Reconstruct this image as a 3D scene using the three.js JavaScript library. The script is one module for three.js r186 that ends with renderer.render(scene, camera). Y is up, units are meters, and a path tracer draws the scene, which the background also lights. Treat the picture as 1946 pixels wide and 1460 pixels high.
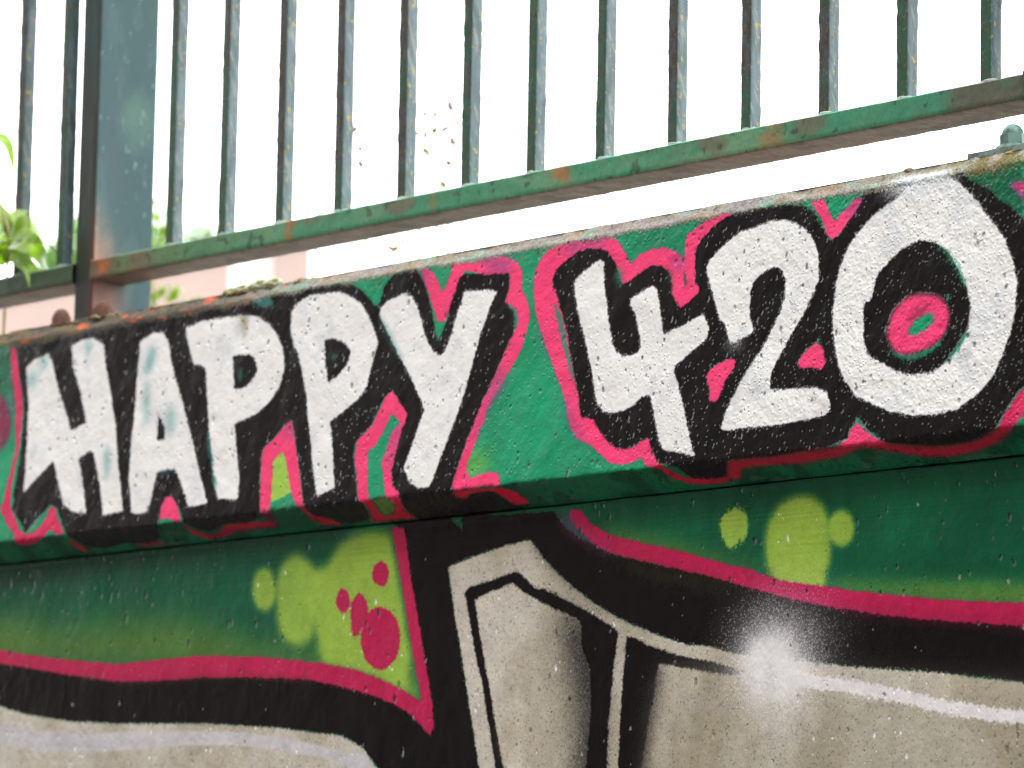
import * as THREE from 'three';
import { mergeGeometries } from 'three/addons/utils/BufferGeometryUtils.js';

// ---------------------------------------------------------------- camera, sky, sun, exposure
const scene = new THREE.Scene();
const camera = new THREE.PerspectiveCamera(11.0930, 4 / 3, 0.05, 400);
{
  const yaw = -0.84120, pitch = 0.14380, roll = 0.01771;
  const fwd = new THREE.Vector3(Math.sin(yaw) * Math.cos(pitch), Math.sin(pitch), -Math.cos(yaw) * Math.cos(pitch));
  const right = new THREE.Vector3(Math.cos(yaw), 0, Math.sin(yaw)), up = new THREE.Vector3().crossVectors(right, fwd);
  const r = right.clone().multiplyScalar(Math.cos(roll)).addScaledVector(up, Math.sin(roll));
  const u = up.clone().multiplyScalar(Math.cos(roll)).addScaledVector(right, -Math.sin(roll));
  camera.quaternion.setFromRotationMatrix(new THREE.Matrix4().makeBasis(r, u, fwd.clone().negate()));
  camera.position.set(3.45329, -0.92555, 3.10151);
}
camera.focus = 4.22;
camera.userData.fStop = 7;
const SKY = 2.75;                                                        // bright overcast, a little brighter overhead
{
  const w = 64, h = 32, d = new Float32Array(w * h * 4);
  for (let y = 0; y < h; y++) for (let x = 0; x < w; x++) {
    const e = Math.sin(((y + 0.5) / h - 0.5) * Math.PI), l = SKY * (0.86 + 0.24 * Math.max(0, e));
    d.set([l * 0.985, l, l * 1.02, 1], (y * w + x) * 4);
  }
  const t = new THREE.DataTexture(d, w, h, THREE.RGBAFormat, THREE.FloatType);
  t.mapping = THREE.EquirectangularReflectionMapping; t.magFilter = THREE.LinearFilter; t.needsUpdate = true;
  scene.background = t; scene.environment = t;
}
const sun = new THREE.DirectionalLight(0xfff4e6, 1.2);                    // sun behind thin cloud, high on the right
sun.position.set(6, 8, -0.4); sun.target.position.set(0, 0, 0);
sun.castShadow = true; sun.shadow.radius = 28; sun.shadow.mapSize.set(2048, 2048);
Object.assign(sun.shadow.camera, { left: -6, right: 6, top: 6, bottom: -6, near: 0.1, far: 30 });
scene.add(sun, sun.target);
const renderer = new THREE.WebGLRenderer({ antialias: true });
renderer.toneMapping = THREE.LinearToneMapping;
renderer.toneMappingExposure = 1.78;
renderer.shadowMap.enabled = true;

// ---------------------------------------------------------------- helpers
let seed = 12345;
const rnd = () => { seed = (seed + 0x6d2b79f5) | 0; let t = Math.imul(seed ^ (seed >>> 15), 1 | seed); t = (t + Math.imul(t ^ (t >>> 7), 61 | t)) ^ t; return ((t ^ (t >>> 14)) >>> 0) / 4294967296; };
const rr = (a, b) => a + (b - a) * rnd();
const hash = (x, y) => { let h = Math.imul(x, 374761393) ^ Math.imul(y, 668265263); h = Math.imul(h ^ (h >>> 13), 1274126177); return ((h ^ (h >>> 16)) >>> 0) / 4294967296; };
const noise = (x, y) => { const i = Math.floor(x), j = Math.floor(y); let a = x - i, b = y - j; a = a * a * (3 - 2 * a); b = b * b * (3 - 2 * b); const p = hash(i, j), q = hash(i + 1, j), r = hash(i, j + 1), s = hash(i + 1, j + 1); return p + (q - p) * a + (r - p) * b + (p - q - r + s) * a * b; };
const fbm = (x, y, n = 4) => { let s = 0, a = 0.5, t = 0; for (let i = 0; i < n; i++) { s += a * noise(x, y); t += a; x = x * 2.03 + 17.1; y = y * 2.03 + 9.7; a *= 0.5; } return s / t; };
const clamp = (x, a = 0, b = 1) => (x < a ? a : x > b ? b : x);
const smooth = (a, b, x) => { const t = clamp((x - a) / (b - a)); return t * t * (3 - 2 * t); };
const lerp = (a, b, t) => a + (b - a) * t;
function numbered(name) { let n = 0, s = name; while (scene.children.some((c) => c.name === s)) s = name + '_' + String(++n).padStart(3, '0'); return s; }
function thing(name, label, category, [x, y, z] = [0, 0, 0], group) {
  const o = new THREE.Group(); o.name = numbered(name); o.position.set(x, y, z); o.userData = { label, category }; if (group) o.userData.group = group; scene.add(o); return o;
}
function obj(name, g, m, parent = scene) { const o = new THREE.Mesh(g, m); o.name = parent === scene ? numbered(name) : name; o.castShadow = o.receiveShadow = true; parent.add(o); return o; }
function tex(data, w, h, srgb = true, wrap = THREE.ClampToEdgeWrapping) {
  const t = new THREE.DataTexture(data, w, h, THREE.RGBAFormat, data instanceof Float32Array ? THREE.FloatType : THREE.UnsignedByteType);
  if (srgb) t.colorSpace = THREE.SRGBColorSpace;
  t.magFilter = THREE.LinearFilter; t.wrapS = t.wrapT = wrap; t.needsUpdate = true; return t;
}
// a texture from a function (u, v, px, py) -> [r, g, b] in sRGB 0..255
function bake(w, h, f, wrap = THREE.RepeatWrapping) {
  const d = new Uint8Array(w * h * 4);
  for (let y = 0; y < h; y++) for (let x = 0; x < w; x++) { const c = f((x + 0.5) / w, (y + 0.5) / h, x, y); d.set([clamp(c[0], 0, 255), clamp(c[1], 0, 255), clamp(c[2], 0, 255), 255], (y * w + x) * 4); }
  return tex(d, w, h, true, wrap);
}
const mix3 = (a, b, t) => [lerp(a[0], b[0], t), lerp(a[1], b[1], t), lerp(a[2], b[2], t)];

// ---------------------------------------------------------------- the spray paint: outlines in millimetres on the wall
const PAINT = {
  green: [10, 142, 98], brightgreen: [18, 158, 108], darkgreen: [12, 82, 56], lime: [150, 192, 72], wine: [128, 26, 62], pink: [234, 56, 112], pinkdark: [202, 28, 84], purple: [150, 66, 122],
  moss: [112, 104, 52], teal: [22, 108, 104], black: [17, 16, 17], white: [226, 226, 224], red: [206, 26, 58], olive: [100, 138, 56], mid: [18, 104, 72], midlight: [14, 122, 80], ledgeshade: [12, 52, 36],  // the deep red is pink darkened for the shade below the ledge
  beige: [216, 212, 198], beigedark: [182, 177, 158], pinklow: [200, 28, 86], limelow: [166, 204, 78], palegrey: [214, 214, 220], palewhite: [252, 252, 253], darkolive: [52, 58, 30], grayed: [158, 148, 112],
};
const X0 = -1.08, X1 = 0.97, PX = 2048, MM = PX / ((X1 - X0) * 1000);      // texels per millimetre
const COPING_PAINT = [
  ['darkgreen', 4, 0.8, [754,20,851,14,866,94,828,63,788,40]],
  ['moss', 5, 0.7, [750,19,809,18,849,11,856,26,812,29,775,31]],
  ['darkgreen', 14, 0.45, [375,45,371,49,359,52,341,52,321,49,302,45,288,39,282,33,286,29,298,26,316,26,337,29,356,34,369,39], {smooth: 1}],
  ['lime', 18, 0.75, [94,282,93,288,87,293,78,295,67,295,56,291,48,285,44,278,45,271,51,266,60,264,71,265,82,269,90,275], {smooth: 1}],
  ['brightgreen', 30, 0.5, [184,209,187,239,180,261,166,273,148,271,128,257,111,232,100,201,98,171,104,148,119,137,137,139,157,154,174,179], {smooth: 1}],
  ['wine', 8, 0.95, [-961,90,-929,101,-907,126,-899,145,-902,166,-917,178,-933,178], {smooth: 1}],
  ['darkgreen', 6, 0.8, [-981,25,-935,30,-922,67,-918,94,-962,86]],
  ['wine', 5, 0.55, [-937,31,-929,32,-904,88,-892,123,-901,122,-919,87]],
  ['pinkdark', 2, 1, [-935,30,-924,32,-911,56,-893,92,-884,110,-878,128,-890,127,-904,102,-918,72,-929,52]],
  ['pinkdark', 2, 1, [-905,92,-889,97,-879,124,-876,144,-870,172,-871,196,-872,219,-871,243,-866,260,-862,265,-847,278,-834,294,-817,301,-801,299,-789,293,-778,281,-772,267,-763,267,-752,283,-733,302,-738,308,-755,302,-765,297,-774,306,-799,315,-827,318,-841,313,-845,299,-867,282,-882,268,-891,253,-884,255,-883,233,-881,214,-879,196,-880,173,-890,142]],
  ['pink', 2, 1, [-88,22,-77,24,-64,29,-52,40,-39,57,-34,50,-29,37,-30,22,-8,18,33,21,62,25,82,33,93,40,101,53,104,72,114,83,123,97,125,111,123,127,120,144,112,159,102,173,89,191,82,202,73,215,73,225,66,239,61,258,58,263,52,282,63,294,94,290,107,292,114,297,117,308,39,307,31,306,17,286,32,190,37,124,28,44,-3,35,-27,96,-39,95]],
  ['purple', 9, 0.85, [-92,19,-77,24,-67,32,-70,43,-80,36]],
  ['purple', 10, 0.75, [25,22,60,24,77,33,79,50,54,47,33,39]],
  ['purple', 9, 0.5, [88,160,102,173,89,191,82,202,65,201,74,183]],
  ['purple', 8, 0.55, [90,174,101,185,79,212,67,240,60,254,53,254,60,230,71,207]],
  ['green', 2, 1, [-72,20,-33,22,-34,40,-39,57,-52,39,-62,28]],
  ['pink', 2, 1, [124,74,132,99,146,125,163,151,183,180,201,205,212,225,224,250,238,263,258,271,278,284,295,295,313,300,330,299,347,295,356,305,378,308,388,291,349,241,251,184,286,133,392,145,422,123,446,77,436,22,411,19,399,24,389,30,375,37,368,40,370,39,369,46,370,60,371,67,363,62,349,54,333,49,313,49,297,53,283,62,277,55,269,44,257,31,245,24,228,21,201,18,173,20,155,23,139,29,130,37,123,49,123,62,124,74]],
  ['purple', 9, 0.65, [174,22,201,18,232,21,241,32,232,37,213,35,192,36,175,40,166,32]],
  ['purple', 7, 0.75, [346,63,359,62,371,69,372,82,358,76]],
  ['purple', 7, 0.55, [149,118,165,152,177,166,170,165,155,144,143,117]],
  ['purple', 6, 0.6, [201,205,224,250,238,263,258,271,251,261,232,246,212,212]],
  ['darkgreen', 2, 0.8, [371,80,375,83,382,101,378,102]],
  ['pinkdark', 3, 1, [906,245,891,269,884,272,877,283,867,294,863,303,863,313,876,312,888,303,895,296,911,280]],
  ['purple', 3, 0.9, [859,46,841,42,844,51,862,66,882,76,879,56]],
  ['pink', 3, 0.7, [859,48,845,44,849,51,860,57]],
  ['pink', 2, 1, [-289,194,-302,199,-316,212,-335,223,-337,241,-333,262,-323,310,-241,311,-241,300,-254,269,-266,242,-276,219]],
  ['pink', 2, 1, [-102,172,-115,181,-122,196,-130,212,-155,231,-156,251,-147,269,-136,306,-109,320,-62,316,-44,285,-64,201,-86,189]],
  ['black', 2.2, 1, [-926,26,-914,25,-882,25,-867,24,-845,24,-826,24,-801,23,-784,17,-775,13,-749,20,-725,22,-685,24,-660,24,-633,22,-608,21,-580,23,-536,26,-500,25,-446,26,-405,30,-368,23,-329,18,-264,22,-244,21,-255,21,-228,24,-212,28,-194,36,-172,53,-160,62,-154,55,-151,37,-139,25,-115,21,-94,23,-85,31,-71,48,-54,79,-40,109,-32,117,-25,99,-19,71,-12,46,-9,40,5,39,4,40,38,45,77,48,80,61,80,74,77,84,94,95,103,108,102,124,93,141,84,161,74,181,65,201,48,247,41,270,33,298,33,306,37,307,32,315,42,323,61,316,78,314,100,315,109,328,115,339,142,340,118,348,-53,349,-60,339,-65,330,-61,316,-60,303,-62,302,-75,293,-82,272,-78,250,-75,225,-70,216,-69,206,-86,189,-103,172,-117,181,-123,196,-132,212,-157,232,-158,251,-149,269,-136,306,-128,311,-139,337,-168,340,-201,336,-201,327,-230,335,-233,318,-240,301,-238,304,-253,269,-265,242,-275,219,-288,193,-302,198,-317,212,-337,224,-338,241,-335,262,-322,308,-316,310,-354,323,-399,319,-430,324,-435,328,-459,323,-475,308,-488,290,-510,273,-520,273,-526,285,-527,302,-544,328,-567,339,-615,332,-659,337,-703,333,-716,315,-737,294,-756,270,-774,264,-798,282,-820,299,-836,282,-863,262,-859,252,-864,244,-864,219,-864,197,-866,173,-872,144,-876,125,-886,97,-884,110,-894,86,-907,62,-920,38]],
  ['black', 2.2, 1, [161,75,175,101,194,135,206,164,218,189,229,214,238,238,258,242,270,255,285,268,303,279,319,283,335,279,349,273,356,274,360,285,368,296,378,304,397,308,403,311,412,328,438,334,463,332,482,309,517,310,557,311,597,309,628,307,656,300,661,288,668,279,679,289,692,299,710,309,714,310,745,319,779,323,816,322,845,315,862,304,867,294,876,282,884,271,891,267,912,246,909,226,886,106,865,87,845,71,829,62,814,48,787,35,770,24,755,24,737,23,709,27,689,25,661,25,634,26,633,33,616,58,606,71,595,75,585,65,574,48,560,36,540,25,537,26,504,24,479,23,456,23,438,24,419,30,407,37,397,45,387,55,389,77,395,100,401,109,402,110,387,119,378,125,370,120,361,109,354,90,347,79,337,72,323,69,311,71,300,76,287,82,277,86,273,84,263,66,253,52,244,44,232,38,213,35,192,36,175,43,161,51,155,64,159,80]],
  ['pink', 2, 1, [-527,302,-527,280,-520,273,-510,272,-496,284,-479,309,-498,304,-512,300]],
  ['black', 4, 0.8, [-919,32,-920,26,-798,12,-659,19,-513,21,-417,20,-372,17,-330,17,-324,29,-413,31,-510,31,-654,30,-786,27]],
  ['green', 3, 0.8, [160,81,167,95,179,112,195,143,205,164,216,187,228,214,237,237,230,222,218,197,201,169,184,139,169,108]],
  ['green', 2, 0.7, [79,86,85,86,96,93,103,100,106,111,102,126,99,110,95,98]],
  ['green', 5, 0.75, [260,62,271,71,274,85,267,87,262,74]],
  ['darkgreen', 5, 0.7, [343,74,352,80,359,104,351,93]],
  ['green', 2.5, 0.85, [537,23,552,22,574,47,582,60,576,55,563,38]],
  ['pink', 2, 1, [556,26,573,23,585,39,596,53,605,43,621,30,634,33,625,46,616,58,606,70,597,74,588,68,578,50]],
  ['purple', 6, 0.7, [617,31,634,29,629,43,615,52,610,49]],
  ['green', 2, 1, [575,23,626,26,612,40,596,51,587,39]],
  ['pink', 1.6, 1, [432,209,439,200,452,196,466,193,473,196,473,205,466,212,461,222,457,234,452,240,442,237,439,225,435,218], {smooth: 1}],
  ['pink', 1.6, 1, [569,211,570,206,578,197,592,188,600,193,608,206,610,214,605,220,589,216,575,216]],
  ['green', 2, 0.7, [591,189,595,182,600,192]],
  ['pink', 2, 1, [639,308,656,300,660,289,669,283,678,291,690,299,712,310,707,314,673,311]],
  ['green', 2.5, 0.7, [666,279,671,279,685,293,704,305,698,305,682,294]],
  ['pink', 2, 1, [363,106,377,103,399,101,401,109,387,119,378,124,370,119]],
  ['green', 2.5, 0.85, [696,203,710,210,730,216,751,212,767,208,766,214,749,221,729,222,711,217], {smooth: 1}],
  ['pink', 4, 1, [695,191,696,174,704,162,718,153,738,152,759,157,773,168,778,180,777,193,769,204,755,211,735,215,718,214,704,206], {smooth: 1}],
  ['wine', 7, 0.7, [717,182,729,167,747,164,758,169,740,174,728,182]],
  ['green', 2.5, 1, [724,192,728,183,740,176,751,174,758,181,751,189,741,194,728,195], {smooth: 1}],
  ['white', 1.6, 1, [-889,64,-874,55,-844,49,-830,60,-805,100,-779,134,-757,164,-725,156,-752,111,-778,75,-791,44,-771,38,-744,38,-717,49,-707,74,-685,114,-661,159,-633,229,-609,284,-652,287,-666,253,-686,217,-697,199,-704,196,-728,205,-712,233,-692,275,-688,282,-717,278,-744,266,-760,240,-785,203,-814,222,-841,243,-845,219,-856,164,-870,110]],
  ['white', 1.6, 1, [-637,54,-609,45,-587,48,-574,63,-553,101,-520,149,-486,202,-458,246,-432,287,-470,290,-493,258,-513,237,-531,236,-549,238,-551,262,-556,288,-573,291,-590,288,-597,270,-610,240,-616,195,-621,158,-628,111]],
  ['black', 1.4, 1, [-569,160,-562,194,-545,194,-550,179,-560,167]],
  ['white', 1.6, 1, [-543,47,-508,41,-463,41,-422,43,-396,47,-368,60,-344,79,-329,101,-321,123,-325,146,-341,166,-364,179,-387,184,-403,187,-394,214,-376,258,-370,288,-412,283,-426,263,-440,227,-455,191,-471,145,-484,106,-497,100,-511,100,-525,77]],
  ['black', 1.6, 1, [-431,96,-414,96,-395,98,-381,109,-375,121,-384,134,-398,141,-416,141]],
  ['white', 1.6, 1, [-326,51,-321,41,-306,35,-289,31,-238,34,-205,45,-187,57,-170,74,-155,94,-146,109,-150,132,-154,166,-166,178,-195,194,-214,201,-202,230,-191,265,-183,287,-195,290,-214,295,-223,279,-250,214,-271,158,-298,106,-310,96,-322,73]],
  ['black', 1.4, 1, [-251,94,-236,93,-218,99,-204,107,-195,115,-198,129,-211,143,-229,150,-242,122]],
  ['white', 1.6, 1, [-152,64,-137,56,-112,51,-97,55,-83,69,-72,86,-63,103,-54,115,-38,132,-24,139,-17,131,-11,112,-5,84,0,61,41,64,60,68,54,80,49,99,43,116,37,149,30,187,22,218,13,241,3,271,-7,301,-26,300,-45,292,-60,272,-53,249,-44,220,-39,204,-46,193,-74,159,-99,134,-130,98,-151,74]],
  ['white', 1.6, 1, [192,73,197,67,211,59,224,53,233,51,239,55,240,66,246,85,254,106,260,124,267,141,273,156,281,165,292,172,303,172,315,170,319,163,314,149,308,135,302,122,293,112,293,105,304,100,314,96,322,93,331,96,338,107,344,124,351,143,355,153,372,149,392,143,414,137,421,146,426,156,425,165,417,171,402,179,387,188,379,194,379,197,386,210,396,230,405,246,416,270,426,291,432,301,415,296,397,291,380,289,371,278,363,259,356,241,349,228,343,222,333,224,322,232,305,237,290,238,274,235,261,225,253,207,245,187,236,167,224,142,214,124,203,102,194,82]],
  ['white', 1.6, 1, [409,82,412,74,424,63,439,54,454,46,470,45,486,43,499,41,515,41,532,45,548,53,563,64,573,77,579,90,582,103,583,118,579,130,573,144,566,157,556,172,547,186,540,198,534,209,531,216,533,234,547,236,567,237,583,237,603,240,618,246,623,255,625,267,616,271,599,274,574,275,544,276,514,275,485,275,465,274,468,258,475,241,484,225,492,212,504,198,515,181,524,164,532,149,536,132,535,119,532,109,526,100,517,95,507,96,496,100,486,106,483,117,483,131,487,148,494,161,498,165,489,169,478,171,472,174,464,175,458,170,453,159,449,153,439,145,432,129,425,116,418,104,412,92]],
  ['white', 9, 0.75, [481,175,480,178,477,179,473,180,467,180,463,178,459,175,457,173,458,170,461,168,465,167,470,168,475,170,479,172], {smooth: 1, speck: 1}],
  ['white', 1.8, 1, [705,28,720,23,736,22,756,26,770,35,789,50,806,67,825,86,843,106,856,129,865,152,868,174,867,170,868,187,864,210,856,232,847,252,830,269,805,282,778,285,744,284,711,276,685,265,660,254,647,242,634,226,624,207,616,184,611,161,609,139,610,118,615,99,622,83,633,70,647,58,664,48,682,40,696,32]],
  ['white', 14, 0.55, [764,34,762,39,755,42,744,42,731,41,719,37,711,32,707,26,709,22,714,17,725,16,739,19,752,24,761,29], {smooth: 1, speck: 1}],
  ['black', 1.8, 1, [733,93,748,98,765,109,778,124,790,140,800,156,806,174,806,173,806,198,796,217,784,228,766,237,743,239,719,234,693,222,672,210,662,194,658,174,657,152,665,150,669,124,681,112,694,102,710,94,721,92], {smooth: 1}],
  ['green', 3, 0.7, [739,95,754,102,769,112,785,129,799,151,793,150,779,128,759,110]],
  ['green', 3, 0.8, [808,202,798,219,785,229,781,227,792,215,801,202]],
  ['green', 3, 0.75, [696,203,710,210,730,216,751,212,767,208,775,189,776,160,772,156,777,180,776,195,768,214,749,221,729,222,711,217], {smooth: 1}],
  ['pink', 4, 1, [695,191,696,174,704,162,718,153,738,152,759,157,773,168,778,180,777,193,769,204,755,211,735,215,718,214,704,206], {smooth: 1}],
  ['wine', 6, 0.7, [717,182,729,167,747,164,758,169,740,174,728,182]],
  ['green', 2.5, 1, [724,192,728,183,740,176,751,174,758,181,751,189,741,194,728,195], {smooth: 1}],
  ['lime', 1.8, 1, [-296,232,-304,235,-313,243,-308,273,-304,299,-284,295,-267,288,-278,263,-287,245]],
  ['green', 2, 1, [-305,296,-285,292,-268,286,-257,299,-254,315,-304,310]],
  ['green', 1.8, 1, [-98,202,-79,215,-82,218,-92,224,-96,241,-103,261,-95,281,-85,305,-116,307,-132,245,-119,239,-106,219]],
  ['purple', 7, 0.5, [-303,196,-289,194,-278,215,-293,219,-300,210]],
  ['purple', 7, 0.4, [-93,223,-75,217,-72,227,-79,250,-81,273,-91,272,-97,258]],
  ['green', 2.5, 0.85, [-46,94,-29,96,-29,106,-31,120,-39,109]],
  ['green', 4, 0.6, [-404,124,-403,127,-403,130,-405,132,-407,132,-409,130,-411,127,-413,123,-413,119,-413,116,-411,114,-409,114,-407,116,-405,120], {smooth: 1}],
  ['green', 4, 0.8, [-221,119,-221,121,-222,122,-223,122,-226,122,-228,121,-229,120,-230,118,-230,117,-229,116,-227,115,-225,116,-223,116,-221,118], {smooth: 1}],
  ['teal', 3, 0.9, [-427,9,-374,18,-366,38,-391,36,-409,26]],
  ['teal', 9, 0.35, [-855,83,-855,88,-858,92,-863,94,-870,93,-876,90,-881,86,-884,81,-885,76,-882,72,-877,70,-870,71,-864,74,-858,78], {smooth: 1}],
  ['teal', 8, 0.35, [-839,61,-839,66,-841,69,-844,71,-849,71,-855,68,-859,64,-862,58,-862,53,-860,50,-856,48,-851,48,-846,51,-842,55], {smooth: 1}],
  ['teal', 6, 0.4, [-746,50,-745,54,-746,58,-748,60,-751,59,-754,57,-757,53,-759,48,-760,44,-759,40,-757,39,-754,39,-751,41,-748,45], {smooth: 1}],
  ['teal', 8, 0.5, [-598,85,-599,93,-602,99,-606,102,-610,101,-613,97,-616,90,-616,81,-615,73,-612,66,-608,63,-604,64,-600,69,-598,76], {smooth: 1}],
  ['teal', 8, 0.35, [-591,143,-588,156,-587,167,-589,173,-592,172,-597,166,-603,155,-607,141,-610,127,-611,117,-610,111,-606,111,-601,118,-595,129], {smooth: 1}],
  ['teal', 8, 0.35, [-528,172,-527,180,-528,187,-532,191,-537,190,-542,186,-548,179,-551,170,-552,161,-551,154,-548,151,-542,151,-537,156,-531,163], {smooth: 1}],
  ['teal', 7, 0.4, [-655,215,-654,223,-654,230,-656,234,-659,234,-663,229,-667,222,-670,213,-672,204,-672,197,-670,194,-667,194,-663,198,-659,206], {smooth: 1}],
  ['teal', 3, 0.8, [-458,191,-451,196,-433,240,-418,271,-428,263,-448,218]],
  ['teal', 3, 0.8, [-551,238,-513,237,-509,242,-548,241]],
  ['moss', 6, 0.85, [-414,51,-414,55,-414,57,-416,59,-419,59,-422,57,-424,53,-425,50,-426,46,-425,43,-423,41,-421,42,-418,44,-416,47], {smooth: 1}],
  ['moss', 5, 0.5, [-412,64,-411,68,-411,72,-412,74,-413,73,-415,71,-417,68,-418,63,-419,59,-419,55,-419,53,-417,54,-415,56,-414,59], {smooth: 1}],
  ['teal', 5, 0.45, [-156,74,-148,75,-125,99,-94,135,-98,138,-128,107]],
  ['darkgreen', 3, 0.9, [-114,307,-81,305,-79,316,-87,328,-103,335,-112,329]],
  ['red', 3, 0.95, [-127,308,-113,308,-114,329,-106,335,-93,333,-79,321,-72,310,-61,306,-64,317,-68,333,-57,341,-67,342,-125,342,-142,342,-129,331]],
  ['olive', 3, 0.9, [-109,308,-79,307,-78,316,-87,328,-103,334,-110,329]],
  ['red', 2.5, 1, [38,308,116,310,130,316,139,328,143,339,116,338,110,328,100,315,78,314,56,316,41,322,33,316]],
  ['darkgreen', 4, 0.7, [132,313,193,311,167,343,143,341,139,327]],
  ['red', 2.5, 1, [362,306,376,305,388,312,402,327,427,331,463,333,462,340,421,339,403,336,385,326,375,312]],
  ['red', 4, 0.9, [481,310,517,310,557,311,597,309,637,308,675,309,710,310,706,309,745,319,779,323,816,322,845,315,862,306,876,312,855,325,816,335,778,338,744,334,705,322,691,316,672,313,640,321,579,325,521,322,491,324,481,337,460,336]],
  ['red', 3, 0.9, [-482,309,-465,328,-439,336,-398,320,-334,322,-301,325,-314,332,-386,331,-423,339,-451,341,-476,332]],
  ['red', 3, 0.8, [-730,312,-708,334,-711,342,-724,334,-732,322]],
  ['red', 3, 0.6, [-609,335,-541,336,-544,341,-600,341]],
  ['red', 3, 0.85, [-240,301,-230,322,-194,336,-200,342,-227,338,-243,329,-248,304]],
  ['wine', 4, 0.85, [-320,306,-301,307,-302,325,-307,333,-415,336,-454,342,-446,334,-407,328,-319,330]],
  ['darkgreen', 4, 0.9, [-302,304,-249,302,-237,329,-229,341,-311,339]],  // underside green deepened for shade, like the base coat there
];
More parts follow.
